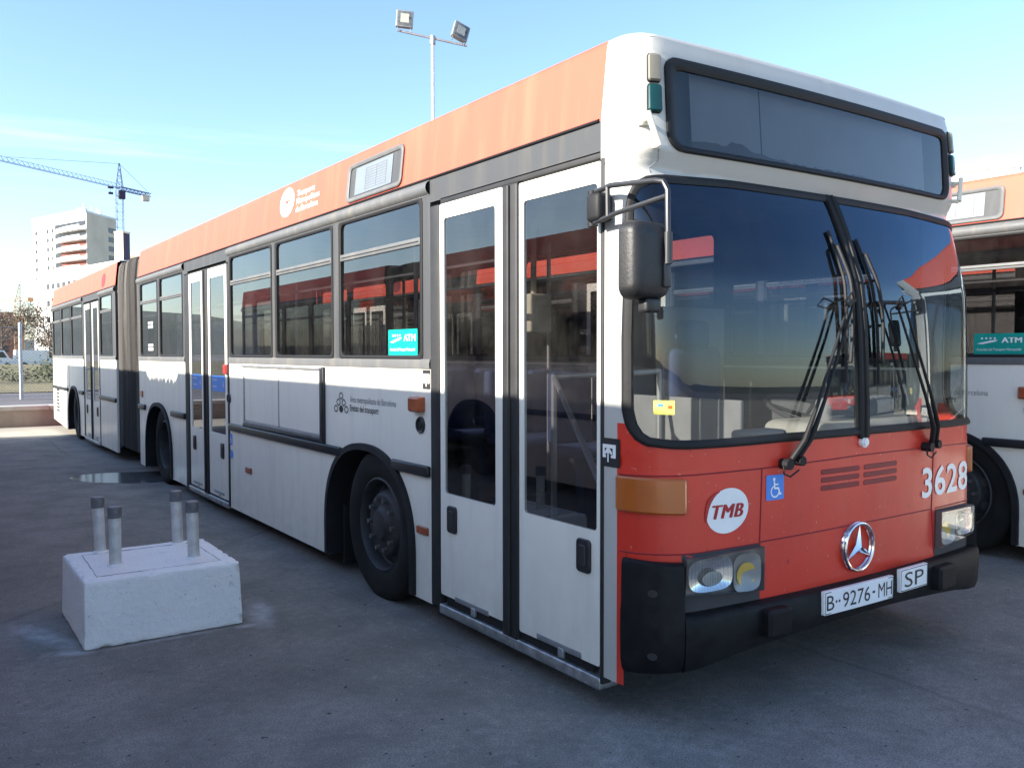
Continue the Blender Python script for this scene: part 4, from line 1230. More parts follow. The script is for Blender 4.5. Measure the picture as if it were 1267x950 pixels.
# ------------------------------------------------------------------ ground, wall, town
def ground_mat():
    m, t, p = nt("asphalt")
    big = noise(t, .22, 6, .6); mid = noise(t, 2.4, 7, .65); fine = noise(t, 120, 3, .7)
    c = ramp(t, big, [(0.28, (.225, .226, .226)), (0.72, (.36, .358, .35))])
    warm = noise(t, .11, 4, .5)
    c = mixc(t, ramp(t, warm, [(0.40, .8), (0.60, 0.0)]), c, (.27, .24, .21))
    c = mixc(t, ramp(t, mid, [(0.32, 0.55), (0.58, 0.0)]), c, (.098, .092, .088))
    c = mixc(t, ramp(t, fine, [(0.38, 0.6), (0.60, 0.0)]), c, (.055, .055, .057))
    grit = noise(t, 60, 2, .5)
    c = mixc(t, ramp(t, grit, [(0.66, 0.0), (0.75, 0.4)]), c, (.24, .235, .22))
    g2 = noise(t, 20, 5, .65)
    c = mixc(t, ramp(t, g2, [(0.36, .40), (0.50, 0.0)]), c, (.13, .13, .13))
    c = mixc(t, ramp(t, g2, [(0.56, 0.0), (0.70, .25)]), c, (.40, .395, .38))
    spk = noise(t, 26, 2, .5)
    c = mixc(t, ramp(t, spk, [(0.26, 0.9), (0.31, 0.0)]), c, (.03, .03, .03))
    # white paint sprayed round the concrete block
    tc = t.nodes.new("ShaderNodeTexCoord"); sp = t.nodes.new("ShaderNodeSeparateXYZ"); t.links.new(tc.outputs["Object"], sp.inputs[0])
    def blob(cx, cy, rx, ry, rot):
        mp = t.nodes.new("ShaderNodeMapping"); mp.vector_type = 'TEXTURE'
        mp.inputs["Location"].default_value = (cx, cy, 0); mp.inputs["Rotation"].default_value = (0, 0, R(rot)); mp.inputs["Scale"].default_value = (rx, ry, 1)
        t.links.new(tc.outputs["Object"], mp.inputs[0])
        ln = t.nodes.new("ShaderNodeVectorMath"); ln.operation = 'LENGTH'; t.links.new(mp.outputs[0], ln.inputs[0])
        return ramp(t, ln.outputs["Value"], [(0.25, 1.0), (0.95, 0.0)])
    def mul(a, b):
        q = t.nodes.new("ShaderNodeMath"); q.operation = 'MULTIPLY'
        for i, v in ((0, a), (1, b)):
            if isinstance(v, float): q.inputs[i].default_value = v
            else: t.links.new(v, q.inputs[i])
        return q.outputs[0]
    sn = ramp(t, noise(t, 11, 6, .7), [(0.30, 0.15), (0.66, 1.0)])
    for b_ in ((-1.86, 2.55, .10, .52, 20, .75), (-1.80, 2.22, .16, .07, -25, .8), (-.74, 2.36, .12, .40, -12, .75), (-.88, 2.14, .10, .05, 0, .8), (-1.3, 2.16, .46, .03, 0, .55), (-.84, 2.7, .05, .5, 0, .5), (-1.95, 2.75, .30, .45, 0, .22)):
        c = mixc(t, mul(mul(blob(*b_[:5]), sn), b_[5]), c, (.50, .51, .54))
    # wet and oily patches beside the middle axle
    for b_ in ((.35, 8.75, .75, .32, 0, .8), (.5, 9.9, .7, .22, 0, .5), (.9, 3.2, .9, 1.2, 0, .35), (-.9, 1.25, 1.6, .35, 8, .22), (-2.4, 4.5, 1.0, 3.0, 0, .22)):
        c = mixc(t, mul(mul(blob(*b_[:5]), ramp(t, mid, [(0.25, .5), (0.7, 1.0)])), b_[5]), c, (.022, .021, .021))
    vo = t.nodes.new("ShaderNodeTexVoronoi"); vo.feature = 'DISTANCE_TO_EDGE'; vo.inputs["Scale"].default_value = .16
    wob = t.nodes.new("ShaderNodeMixRGB"); wob.inputs[0].default_value = .12
    nz = t.nodes.new("ShaderNodeTexNoise"); nz.inputs["Scale"].default_value = 1.2; nz.inputs["Detail"].default_value = 6
    t.links.new(tc.outputs["Object"], nz.inputs["Vector"]); t.links.new(tc.outputs["Object"], wob.inputs[1]); t.links.new(nz.outputs["Color"], wob.inputs[2]); t.links.new(wob.outputs[0], vo.inputs["Vector"])
    c = mixc(t, mul(ramp(t, vo.outputs["Distance"], [(0.0, 1.0), (0.003, 0.0)]), .28), c, (.04, .04, .04))
    t.links.new(c, p.inputs["Base Color"])
    p.inputs["Roughness"].default_value = .88
    p.inputs["Specular IOR Level"].default_value = .25
    bump(t, p, noise(t, 150, 4, .7), .35, .006)
ground_mat()
mb = MB()
xs = [-2500, -300, -60, -15, -6, -3, 0, 3, 8, 20, 60, 300, 2500]
for i in range(12):
    for j in range(12): mb.quad((xs[i], xs[j], 0), (xs[i + 1], xs[j], 0), (xs[i + 1], xs[j + 1], 0), (xs[i], xs[j + 1], 0))
structure(mb.build("ground", "asphalt", smooth=0))

def water_mat():
    m, t, p = nt("puddle_water")
    p.inputs["Base Color"].default_value = (.12, .125, .13, 1); p.inputs["Roughness"].default_value = .13
    p.inputs["Specular IOR Level"].default_value = .6
    bump(t, p, noise(t, 9, 3), .02, .01)
water_mat()
mb = MB()
lo = [(-.87, 9.30), (-.80, 9.52), (-.60, 9.66), (-.30, 9.60), (-.05, 9.50), (.25, 9.45), (.50, 9.2), (.52, 8.75), (.30, 8.42), (.0, 8.36), (-.25, 8.45), (-.50, 8.62), (-.74, 8.85)]
mb.patch(smooth_loop(lo, 2), lambda a, b: (a, b, .004), 3)
structure(mb.build("puddle", "puddle_water", smooth=0))

# concrete ballast block with four capped pipes
def block_mat():
    m, t, p = nt("whitewashed_concrete")
    c = ramp(t, noise(t, 5, 6, .6), [(0.3, (.80, .80, .80)), (0.7, (.87, .87, .87))])
    c = mixc(t, ramp(t, noise(t, 18, 6, .65), [(0.64, 0.0), (0.72, 0.5)]), c, (.40, .39, .37))
    c = mixc(t, ramp(t, noise(t, 48, 3, .5), [(0.27, 0.7), (0.31, 0.0)]), c, (.20, .20, .20))
    t.links.new(c, p.inputs["Base Color"]); p.inputs["Roughness"].default_value = .85
    bump(t, p, noise(t, 22, 8, .7), .9, .015)
block_mat()
blk = thing("concrete_block", "whitewashed concrete ballast block with four capped pipe stubs on the asphalt", "concrete block", (-1.31, 2.62, 0))
mb = MB()
from mathutils import noise as mnoise
bm = bmesh.new(); bmesh.ops.create_cube(bm, size=1)
bmesh.ops.subdivide_edges(bm, edges=list(bm.edges), cuts=34, use_grid_fill=True)
hx, hy, hz, rr = .425, .425, .182, .016
for v in bm.verts:
    t_ = v.co.z + .5
    p_ = Vector((v.co.x * 2 * (hx - .009 * t_), v.co.y * 2 * (hy - .025 * t_), v.co.z * 2 * hz))
    lim = Vector((hx - .009 * t_ - rr, hy - .025 * t_ - rr, hz - rr))
    core = Vector([max(-l, min(l, c_)) for c_, l in zip(p_, lim)])
    d_ = p_ - core
    edge = sum(1 for c_ in d_ if abs(c_) > 1e-4)
    nrm = d_.normalized() if d_.length > 1e-6 else Vector((0, 0, 1))
    q_ = core + nrm * rr
    w_ = mnoise.noise(q_ * 9) * .0025 + mnoise.noise(q_ * 34) * .0016
    if edge >= 2: w_ -= max(0, mnoise.noise(q_ * 17 + Vector((3, 1, 7))) - .12) * .030
    q_ += nrm * w_
    v.co = q_ + Vector((0, 0, hz - .001))
mb.addbm(bm)
mb.build("concrete_body", "whitewashed_concrete", blk)
mb = MB(); loop_ = dense([(-.335, -.31), (.33, -.31), (.32, .29), (-.325, .29)], .04)
loop_ = [(a + .008 * mnoise.noise(Vector((a * 6, b * 6, 0))), b + .008 * mnoise.noise(Vector((a * 6, b * 6, 5)))) for a, b in loop_]
mb.tube([(a, b, .3625) for a, b in loop_], .0028, 5, closed=True)
mb.build("cast_seam", "decal_grey", blk)
simple("pipe_grey", (.56, .56, .55), .5, .3, var=.2, scale=14)
simple("pipe_cap_grey", (.13, .13, .14), .5, .2, var=.3, scale=20)
for i, (x, y, h, tx) in enumerate(((-1.525, 2.95, .345, -.012), (-1.515, 2.53, .345, .0), (-1.075, 2.92, .345, -.01), (-1.095, 2.46, .345, -.008))):
    pb = bpy.data.objects.new("pipe", None); COL.objects.link(pb); pb.parent = blk; pb.location = (x + 1.31, y - 2.62, .36)
    mb = MB(); mb.tube([(0, 0, -.01), (tx, 0, h - .06)], .0335, 24, caps=False); mb.cur = 1
    mb.lathe([(0.0, .046), (.010, .042), (.016, .034)], 20, axis='Z'); mb.cur = 0; mb.build("pipe_tube", ["pipe_grey", "whitewashed_concrete"], pb)
    mb = MB(); mb.tube([(tx * .83, 0, h - .065), (tx, 0, h - .006), (tx, 0, h)], [.0385, .0385, .034], 24); mb.build("pipe_cap", "pipe_cap_grey", pb)

# parapet wall, road behind it, verge
def wall_mat():
    m, t, p = nt("wall_concrete")
    c = ramp(t, noise(t, 1.2, 6, .6), [(0.3, (.24, .205, .165)), (0.7, (.34, .295, .24))])
    c = mixc(t, ramp(t, noise(t, 3.0, 6, .6, stretch=(1.5, 1.5, .2)), [(0.5, 0.0), (0.8, .5)]), c, (.15, .13, .11))
    t.links.new(c, p.inputs["Base Color"]); p.inputs["Roughness"].default_value = .9
    bump(t, p, noise(t, 16, 5), .3)
wall_mat()
simple("coping_stone", (.40, .38, .35), .85, var=.2, scale=2, bmp=.2)
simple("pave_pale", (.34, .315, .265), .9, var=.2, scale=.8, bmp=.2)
simple("kerb_red", (.30, .11, .09), .8, var=.25)
simple("road_grey", (.11, .10, .105), .9, var=.2, scale=.6, bmp=.2)
simple("line_white", (.55, .55, .53), .8, var=.15)
wl = thing("parapet_wall", "low beige concrete parapet with a paler coping behind the tail of the bus", "wall", (-40, 18.55, 0))
mb = MB(); mb.box(0, 90, 0, .25, 0, .36); mb.build("wall_body", "wall_concrete", wl)
mb = MB()
for i in range(45): mb.box(i * 2 + .004, i * 2 + 1.996, -.03, .28, .36, .455, .012)
mb.build("coping", "coping_stone", wl)
mb = MB(); mb.box(-200, 300, 24.2, 37.0, -.2, .006); structure(mb.build("road", "road_grey", smooth=0))
mb = MB()
mb.box(-200, 300, 27.4, 27.6, .0, .0105); structure(mb.build("road_marking", "line_white", smooth=0))
mb = MB(); mb.box(-200, 300, 23.4, 24.2, 0, .14, .02); structure(mb.build("kerb", "kerb_red", smooth=0))
def grass_mat():
    m, t, p = nt("dry_grass")
    c = ramp(t, noise(t, .35, 6, .7), [(0.35, (.085, .085, .03)), (0.55, (.20, .165, .085)), (0.75, (.12, .12, .05))])
    t.links.new(c, p.inputs["Base Color"]); p.inputs["Roughness"].default_value = .95
    bump(t, p, noise(t, 3, 6), .6, .1)
grass_mat()
mb = MB(); random.seed(3)
nx, ny = 90, 20
pts = [[(-60 + 1.5 * i, 37.2 + 4.0 * j, .03 + (.0 if j == 0 else random.random() * .25 + .02 * j)) for i in range(nx + 1)] for j in range(ny + 1)]
mb.rings(pts, closed=False); structure(mb.build("verge", "dry_grass", outward=(0, 0, 1)))

# chain-link fence
def mesh_mat():
    m, t, p = nt("wire_mesh")
    out = t.nodes["Material Output"]; tc = t.nodes.new("ShaderNodeTexCoord"); sp = t.nodes.new("ShaderNodeSeparateXYZ"); t.links.new(tc.outputs["Object"], sp.inputs[0])
    def mt(op, a, b=None):
        q = t.nodes.new("ShaderNodeMath"); q.operation = op
        for i, v in ((0, a), (1, b)):
            if v is None: continue
            if isinstance(v, (int, float)): q.inputs[i].default_value = v
            else: t.links.new(v, q.inputs[i])
        return q.outputs[0]
    s1 = mt('ADD', sp.outputs["X"], sp.outputs["Z"]); s2 = mt('SUBTRACT', sp.outputs["X"], sp.outputs["Z"])
    w = []
    for s_ in (s1, s2):
        f = mt('FRACT', mt('MULTIPLY', s_, 9.0)); w.append(mt('LESS_THAN', f, .07))
    fac = mt('MAXIMUM', w[0], w[1])
    p.inputs["Base Color"].default_value = (.25, .25, .25, 1); p.inputs["Metallic"].default_value = .5; p.inputs["Roughness"].default_value = .5
    tr = t.nodes.new("ShaderNodeBsdfTransparent"); mx = t.nodes.new("ShaderNodeMixShader")
    t.links.new(fac, mx.inputs[0]); t.links.new(tr.outputs[0], mx.inputs[1]); t.links.new(p.outputs[0], mx.inputs[2]); t.links.new(mx.outputs[0], out.inputs[0])
mesh_mat()
simple("galvanised", (.42, .43, .44), .5, .5, var=.15)
fn = thing("chain_link_fence", "tall chain-link fence on steel posts along the road behind the parapet", "fence", (.62, 31.5, 0))
for i in range(-10, 6):
    mb = MB(); mb.tube([(0, 0, 0), (0, 0, 2.62)], .06, 12); mb.lathe([(2.62, .066), (2.66, .05), (2.68, 0)], 12, axis='Z')
    o = mb.build("fence_post", "galvanised", fn); o.location = (i * 4.5, 0, 0)
mb = MB(); mb.quad((-45, .02, .05), (22.5, .02, .05), (22.5, .02, 2.5), (-45, .02, 2.5)); mb.build("wire_netting", "wire_mesh", fn, smooth=0)
mb = MB()
for z in (.08, 1.3, 2.5): mb.tube([(-45, .03, z), (22.5, .03, z)], .006, 5)
mb.build("tension_wire", "galvanised", fn)
# railing by the roadside
rl = thing("railing", "grey metal railing of upright bars beside the road, left of the fence post", "railing", (-6, 34.5, 0))
mb = MB()
for z in (.15, 1.0): mb.tube([(0, 0, z), (6.0, 0, z)], .03, 8)
mb.build("rail", "galvanised", rl)
for i in range(41):
    mb = MB(); mb.tube([(i * .15, 0, 0 if i % 10 == 0 else .15), (i * .15, 0, 1.0)], .03 if i % 10 == 0 else .011, 6); mb.build("bar", "galvanised", rl)

# twin floodlight on a mast between the rows
fl = thing("floodlight_mast", "slim white mast with two square floodlights above the roof of the bus", "floodlight", (10.82, 20.6, 0))
simple("mast_white", (.62, .62, .62), .4, .2, var=.1)
mb = MB(); mb.tube([(0, 0, 0), (0, 0, 5), (0, 0, 11.15)], [.075, .06, .05], 14); mb.lathe([(0, .2), (.03, .2), (.03, .075)], 12, axis='Z'); mb.build("mast", "mast_white", fl)
mb = MB(); A, B = Vector((-.86, .60, 11.42)), Vector((.86, -.60, 10.95)); mb.tube([A, B], .038, 8); mb.tube([(0, 0, 11.0), (0, 0, 11.25)], .085, 10); mb.build("cross_arm", "grey_metal", fl)
simple("flood_grey", (.26, .265, .25), .5, .3, var=.2, scale=8)
def flood(pos, fx, tilt, roll):
    h = bpy.data.objects.new("floodlight_head", None); COL.objects.link(h); h.parent = fl
    mb = MB(); mb.box(-.26, .26, -.05, .08, -.27, .27, .02)
    mb.rings([[(x * k, .08 + d, z * k) for x, z in ((-.24, -.25), (.24, -.25), (.24, .25), (-.24, .25))] for d, k in ((0, 1), (.13, .72), (.20, .45))]); 
    mb.add([(x * .45, .28, z * .45) for x, z in ((-.24, -.25), (.24, -.25), (.24, .25), (-.24, .25))], [(0, 1, 2, 3)])
    mb.build("lamp_case", "flood_grey", h)
    mb = MB(); mb.box(-.215, .215, -.058, -.05, -.225, .225); mb.build("lamp_face", "lamp_glass", h)
    mb = MB(); mb.box(-.13, .13, -.056, -.048, -.13, .16); mb.cur = 1; mb.box(.12, .18, -.066, -.05, .0, .07); mb.build("lamp_reflector", ["cream_plastic", "interior_dark"], h)
    mb = MB()
    for x in (-.2, .2): mb.tube([(x, .0, -.26), (x, .0, -.42)], .016, 6)
    mb.build("lamp_yoke", "grey_metal", h)
    h.location = pos; h.rotation_euler = (tilt, roll, fx)
flood((-.70, .49, 11.76), R(-25), R(-8), R(4)); flood((.70, -.49, 11.38), R(-8), R(-12), R(20))

# ---- town
simple("facade_white", (.82, .80, .75), .85, var=.06, scale=.3)
simple("facade_beige", (.60, .50, .37), .85, var=.1, scale=.3)
simple("window_dark", (.022, .020, .022), .25, var=.4, scale=.4)
simple("awning_red", (.20, .065, .05), .8)
simple("brick_brown", (.16, .10, .08), .9, var=.2, scale=.2)
simple("brick_orange", (.34, .19, .10), .9, var=.2, scale=.4)
simple("crane_blue", (.16, .21, .33), .5, .2)
simple("crane_yellow", (.36, .28, .18), .5)
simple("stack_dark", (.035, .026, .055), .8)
def wall_frame(p, q):
    """map (along, out, z) of a facade that runs from p to q, out to the right-hand side seen from above"""
    p, q = Vector((*p, 0)), Vector((*q, 0)); d = (q - p).normalized(); n = Vector((d.y, -d.x, 0))
    return lambda a, o, z: p + d * a + n * o + Vector((0, 0, z)), (q - p).length
tw = thing("apartment_tower", "tall white apartment tower with curved red and grey balconies at its corner", "apartment building", (0, 0, 0))
L_, C_, R_ = (25.9, 274.7), (35.4, 246.8), (44.4, 257.1)
D_ = (L_[0] + R_[0] - C_[0], L_[1] + R_[1] - C_[1])
mb = MB(); H = 38.4
q4 = [L_, C_, R_, D_]
mb.rings([[(a, b, 0) for a, b in q4], [(a, b, H) for a, b in q4]]); mb.add([(a, b, H) for a, b in q4], [(0, 1, 2, 3)])
f1, l1 = wall_frame(L_, C_); f2, l2 = wall_frame(C_, R_)
def fbox(m, f, a0, a1, o0, o1, z0, z1):
    m.add([f(a, o, z) for a in (a0, a1) for o in (o0, o1) for z in (z0, z1)], [(0, 1, 3, 2), (4, 6, 7, 5), (0, 4, 5, 1), (2, 3, 7, 6), (0, 2, 6, 4), (1, 5, 7, 3)])
for a0, a1, z in ((0, l1, H),): fbox(mb, f1, a0, a1, -.4, .25, z, z + .9)
fbox(mb, f2, 0.3, l2, -.4, .0, H, H + .5)
mb.build("tower_wall", "facade_white", tw, smooth=0)
mb = MB(); fbox(mb, f2, .05, l2, .0, .12, 0, H); mb.build("side_wall", "facade_beige", tw, smooth=0)
fl_h = 2.50
for i in range(14):
    z = H - 3.9 - i * fl_h
    for a, w, h in ((1.6, 1.3, 1.0), (8.3, 1.1, 1.15), (11.0, .9, 1.15)):
        m_ = MB(); fbox(m_, f1, a, a + w, -.1, .06, z, z + h); m_.cur = 1; fbox(m_, f1, a - .1, a + w + .1, .0, .10, z - .12, z); m_.build("window", ["window_dark", "facade_white"], tw, smooth=0)
    m_ = MB(); fbox(m_, f2, l2 * .72, l2 * .98, 0, .16, z - .1, z + 1.3); m_.build("window_strip", "window_dark", tw, smooth=0)
for i in range(12):
    z = H - 3.3 - i * fl_h * 1.04
    def curve(t): return 12.6 + (l1 - 12.6) * t, 1.9 * math.sin(PI * min(1, t * 1.25) / 2) ** .8
    m_ = MB(); n = 14
    P = [curve(j / n) for j in range(n + 1)]
    m_.rings([[f1(a, o, zz) for a, o in P] for zz in (z - 1.25, z)], closed=False)
    m_.add([f1(a, o, z - 1.25) for a, o in P] + [f1(P[-1][0], -.5, z - 1.25), f1(P[0][0], -.5, z - 1.25)], [tuple(range(n + 3))])
    m_.add([f1(a, o, z) for a, o in [(p[0], p[1]) for p in P]] + [f1(a, max(-.5, o - .2), z) for a, o in reversed(P)], [tuple(range(2 * n + 2))])
    bm_ = m_.build("balcony", "facade_white", tw, smooth=30)
    m_ = MB(); m_.cur = 0
    fbox(m_, f1, 13.0, l1 - .2, .0, .08, z, z + 1.25)
    o = m_.build("glazing", ["awning_red" if i in (2, 3, 4, 7, 8) else "window_dark"], None, smooth=0); o.parent = bm_
    m_ = MB(); fbox(m_, f1, 13.0, 16.5, .0, .10, z, z + 1.25); o = m_.build("shutter", "window_dark", None, smooth=0); o.parent = bm_
m_ = MB()
for a, b, w, h in ((3, 3, 2.2, 1.6), (6.5, 5, 1.6, 1.2), (9.5, 2, 1.0, 2.0)): fbox(m_, f2, a, a + w, -b - 1.5, -b, H, H + h)
for a in (2.0, 5.5, 8.0): m_.tube([f2(a, -2, H), f2(a, -2, H + 2.6)], .08, 5)
m_.build("rooftop_hut", "facade_white", tw, smooth=0)
# stair tower / flue beside the crane
mb = MB(); mb.box(-200, 300, 15.6, 18.6, -.2, .005); structure(mb.build("sunlit_strip", "pave_pale", smooth=0))  # pale sheet added over the sunny ground, its brightness put into colour
mb = MB(); mb.box(-80, 90, -90, -4.2, -.2, .005); structure(mb.build("yard_apron", "pave_pale", smooth=0))
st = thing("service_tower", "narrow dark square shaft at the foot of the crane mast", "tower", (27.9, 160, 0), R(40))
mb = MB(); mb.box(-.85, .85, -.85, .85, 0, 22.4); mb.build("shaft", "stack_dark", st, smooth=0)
mb = MB(); mb.box(-.9, -.85, -.9, .9, 0, 22.5); mb.box(-.95, .95, -.95, .95, 22.4, 22.7); mb.build("sunlit_face", "facade_beige", st, smooth=0)  # beige here, dark on the shaft: lit and shaded sides done in colour
# lower white block
lb = thing("low_white_building", "long white building with a row of small square windows, lower than the tower", "building", (0, 0, 0))
P_, Q_ = (17.5, 186.0), (25.4, 148.6)
f3, l3 = wall_frame(P_, Q_)
mb = MB(); Hh = 16.2; fbox(mb, f3, 0, l3, -18, 0, 0, Hh); mb.build("block_wall", "facade_white", lb, smooth=0)
for fl_ in range(4):
    for i in range(12):
        m_ = MB(); a = 5.0 + i * (l3 - 7) / 12; fbox(m_, f3, a, a + 1.5, -.1, .05, Hh - 2.6 - fl_ * 3.1, Hh - 1.6 - fl_ * 3.1); m_.build("window", "window_dark", lb, smooth=0)
mb = MB(); fbox(mb, f3, -.3, l3 + .2, -18.2, .2, Hh, Hh + .5); mb.build("roof_edge", "facade_white", lb, smooth=0)
bb = thing("beige_building", "small beige building with rooftop boxes just right of the dark shaft", "building", (36.2, 191, 0), R(-15))
mb = MB(); mb.box(-2.4, 3.6, 0, 10, 0, 21.9); mb.build("block_wall", "facade_beige", bb, smooth=0)
mb = MB(); mb.box(-1.6, .2, 1, 4, 21.9, 22.6); mb.box(1, 2.8, 1, 4, 21.9, 22.9); mb.build("rooftop_hut", "facade_white", bb, smooth=0)
for i in range(3):
    mb = MB(); mb.box(-1.8 + i * 1.8, -.8 + i * 1.8, -.06, .02, 19.8, 21.0); mb.build("window", "window_dark", bb, smooth=0)
br = thing("brick_block", "dark brown brick apartment block at the picture edge below the far crane", "building", (8.2, 195, 0), R(-5))
mb = MB(); mb.box(-9, 6.0, 0, 12, 0, 9.8); mb.build("block_wall", "brick_brown", br, smooth=0)
for j in range(3):
    for i in range(6):
        mb = MB(); mb.box(-6 + i * 2.0, -5.0 + i * 2.0, -.05, .02, 7.3 - j * 2.7, 8.6 - j * 2.7); mb.build("window", "window_dark", br, smooth=0)
ob_ = thing("scaffolded_block", "narrow orange brick building under construction beside the dark brown block", "building", (14.7, 190, 0), R(-5))
mb = MB(); mb.box(-.9, .8, 0, 6, 0, 8.9); mb.build("block_wall", "brick_orange", ob_, smooth=0)
mb = MB()
for x in (-.9, -.1, .8):
    mb.tube([(x, -.4, 0), (x, -.4, 9.6)], .05, 5)
for z in (2.4, 4.8, 7.2, 9.4): mb.tube([(-1, -.4, z), (.9, -.4, z)], .05, 5)
mb.build("scaffold", "crane_yellow", ob_)
wb = thing("white_depot", "flat white building just showing over the roof of the partly hidden bus", "building", (37.6, 18.2, 0), R(-60))
mb = MB(); mb.box(-6, 2.0, 0, 8, 0, 9.9); mb.build("block_wall", "facade_white", wb, smooth=0)
mb = MB(); mb.box(-6.1, 2.1, -.1, 8.1, 9.9, 10.15); mb.build("roof_edge", "facade_white", wb, smooth=0)
mb = MB(); mb.box(.5, .9, 0, .3, 10.15, 10.5); mb.build("roof_vent", "facade_beige", wb, smooth=0)

def lattice(m, p, q, w, n, r, up=Vector((0, 0, 1)), tri=False, w2=None):
    p, q = Vector(p), Vector(q); d = (q - p).normalized(); a = d.cross(up)
    a = a.normalized() if a.length > .01 else Vector((1, 0, 0)); b = a.cross(d).normalized()
    w2 = w if w2 is None else w2
    offs = [(-1, -1), (1, -1), (0, 1)] if tri else [(-1, -1), (1, -1), (1, 1), (-1, 1)]
    def pt(t, o): k = w + (w2 - w) * t; return p.lerp(q, t) + a * o[0] * k / 2 + b * o[1] * k / 2
    for o in offs: m.tube([pt(0, o), pt(1, o)], r, 4)
    for i in range(n):
        for j in range(len(offs)):
            o, o2 = offs[j], offs[(j + 1) % len(offs)]
            m.tube([pt(i / n, o), pt((i + 1) / n, o2)], r * .6, 3)
            m.tube([pt(i / n, o), pt(i / n, o2)], r * .6, 3)
cr_ = thing("tower_crane", "blue lattice tower crane with a long jib above the white tower", "crane", (0, 0, 0))
M = Vector((39.6, 225.2, 0)); ZJ = 41.6
mb = MB(); lattice(mb, M, M + Vector((0, 0, ZJ)), 1.5, 22, .075); mb.build("mast", "crane_blue", cr_, smooth=0)
mb = MB(); lattice(mb, M + Vector((0, 0, ZJ)), M + Vector((0, 0, 47.6)), 1.5, 4, .09, w2=.2); mb.build("apex", "crane_blue", cr_, smooth=0)
J = Vector((13.4, 208.1, 41.9)); J2 = M + Vector((0, 0, ZJ)); Jx = J2 + (J - J2) * 1.35
mb = MB(); lattice(mb, J2 + Vector((0, 0, .5)), Jx + Vector((0, 0, .5)), 1.0, 34, .055, tri=True); mb.build("jib", "crane_blue", cr_, smooth=0)
K = J2 + (J2 - J).normalized() * 9.6
mb = MB(); lattice(mb, J2, K, .8, 8, .12); mb.build("counter_jib", "crane_blue", cr_, smooth=0)
mb = MB(); mb.box(-.8, .8, -.8, .8, -1.7, -.2); o = mb.build("counterweight", "facade_beige", cr_); o.location = K - (J2 - J).normalized() * -(-1.4)
mb = MB()
ap = M + Vector((0, 0, 47.5))
mb.tube([ap, K + Vector((0, 0, .4))], .05, 4); mb.tube([ap, J2.lerp(J, .95) + Vector((0, 0, 1.1))], .045, 4); mb.build("tie_rod", "crane_blue", cr_)
mb = MB(); mb.box(-.7, .7, -.7, .7, -1.9, .0); o = mb.build("cab", "stack_dark", cr_); o.location = M + Vector((.3, -1.2, ZJ - .8))
T = J2.lerp(J, .085)
mb = MB(); mb.tube([T, T - Vector((0, 0, 1.5))], .05, 4); mb.box(T.x - .6, T.x + .6, T.y - .4, T.y + .4, T.z - .5, T.z - .1); mb.box(T.x - .5, T.x + .5, T.y - .3, T.y + .3, T.z - 1.9, T.z - 1.4); mb.build("hook_block", "stack_dark", cr_)
c2 = thing("far_crane", "small hazy crane standing far behind the brown brick block", "crane", (0, 0, 0))
M2 = Vector((23.8, 296, 0))
mb = MB(); lattice(mb, M2, M2 + Vector((0, 0, 17.4)), 1.5, 9, .12); mb.build("mast", "crane_yellow", c2, smooth=0)
mb = MB(); lattice(mb, M2 + Vector((0, 0, 17.4)), M2 + Vector((.6, 0, 22.6)), 1.3, 4, .10, w2=.3); mb.build("apex", "crane_yellow", c2, smooth=0)
mb = MB(); lattice(mb, M2 + Vector((5.5, -3, 17.9)), M2 + Vector((-22, 14, 17.6)), .9, 18, .09); mb.build("jib", "crane_yellow", c2, smooth=0)
mb = MB(); mb.box(-2, 2, -.6, .6, -.6, .6); o = mb.build("counterweight", "brick_orange", c2); o.location = M2 + Vector((4.4, -2.5, 17.8))

# parked vans in a white row beyond the verge
simple("van_white", (.74, .74, .74), .35, var=.05); simple("glass_dark", (.03, .035, .04), .1)
van = thing("parked_van", "white van parked in the row beyond the verge", "van", (4.0, 101, 0), R(2), "white vans parked beyond the verge")
mb = MB()
prof = [(-1.25 * 1.9, .35), (2.3, .35), (2.4, .9), (1.75, 1.15), (1.25, 1.95), (-2.3, 1.98), (-2.4, 1.0)]
mb.prism(prof, lambda a, b: (a, -.95, b), lambda a, b: (a, .95, b)); mb.build("body", "van_white", van, smooth=30)
mb = MB()
for s_ in (-.965, .95): mb.prism([(.75, 1.2), (1.5, 1.2), (1.15, 1.8), (.75, 1.8)], lambda a, b: (a, s_, b), lambda a, b: (a, s_ + .015, b))
mb.build("side_window", "glass_dark", van, smooth=0)
for x in (-1.5, 1.5):
    mb = MB(); mb.lathe([(-.98, .0), (-.98, .30), (-.95, .34), (.95, .34), (.98, .30), (.98, 0)], 20, axis='Y', org=(x, 0, .34)); mb.build("wheel", "tyre_rubber", van)
for i, x in enumerate((8.6, 13.2, -1.0, -6.2)):
    c = copy_tree(van); c.location = (x, 101 + .3 * i, 0)

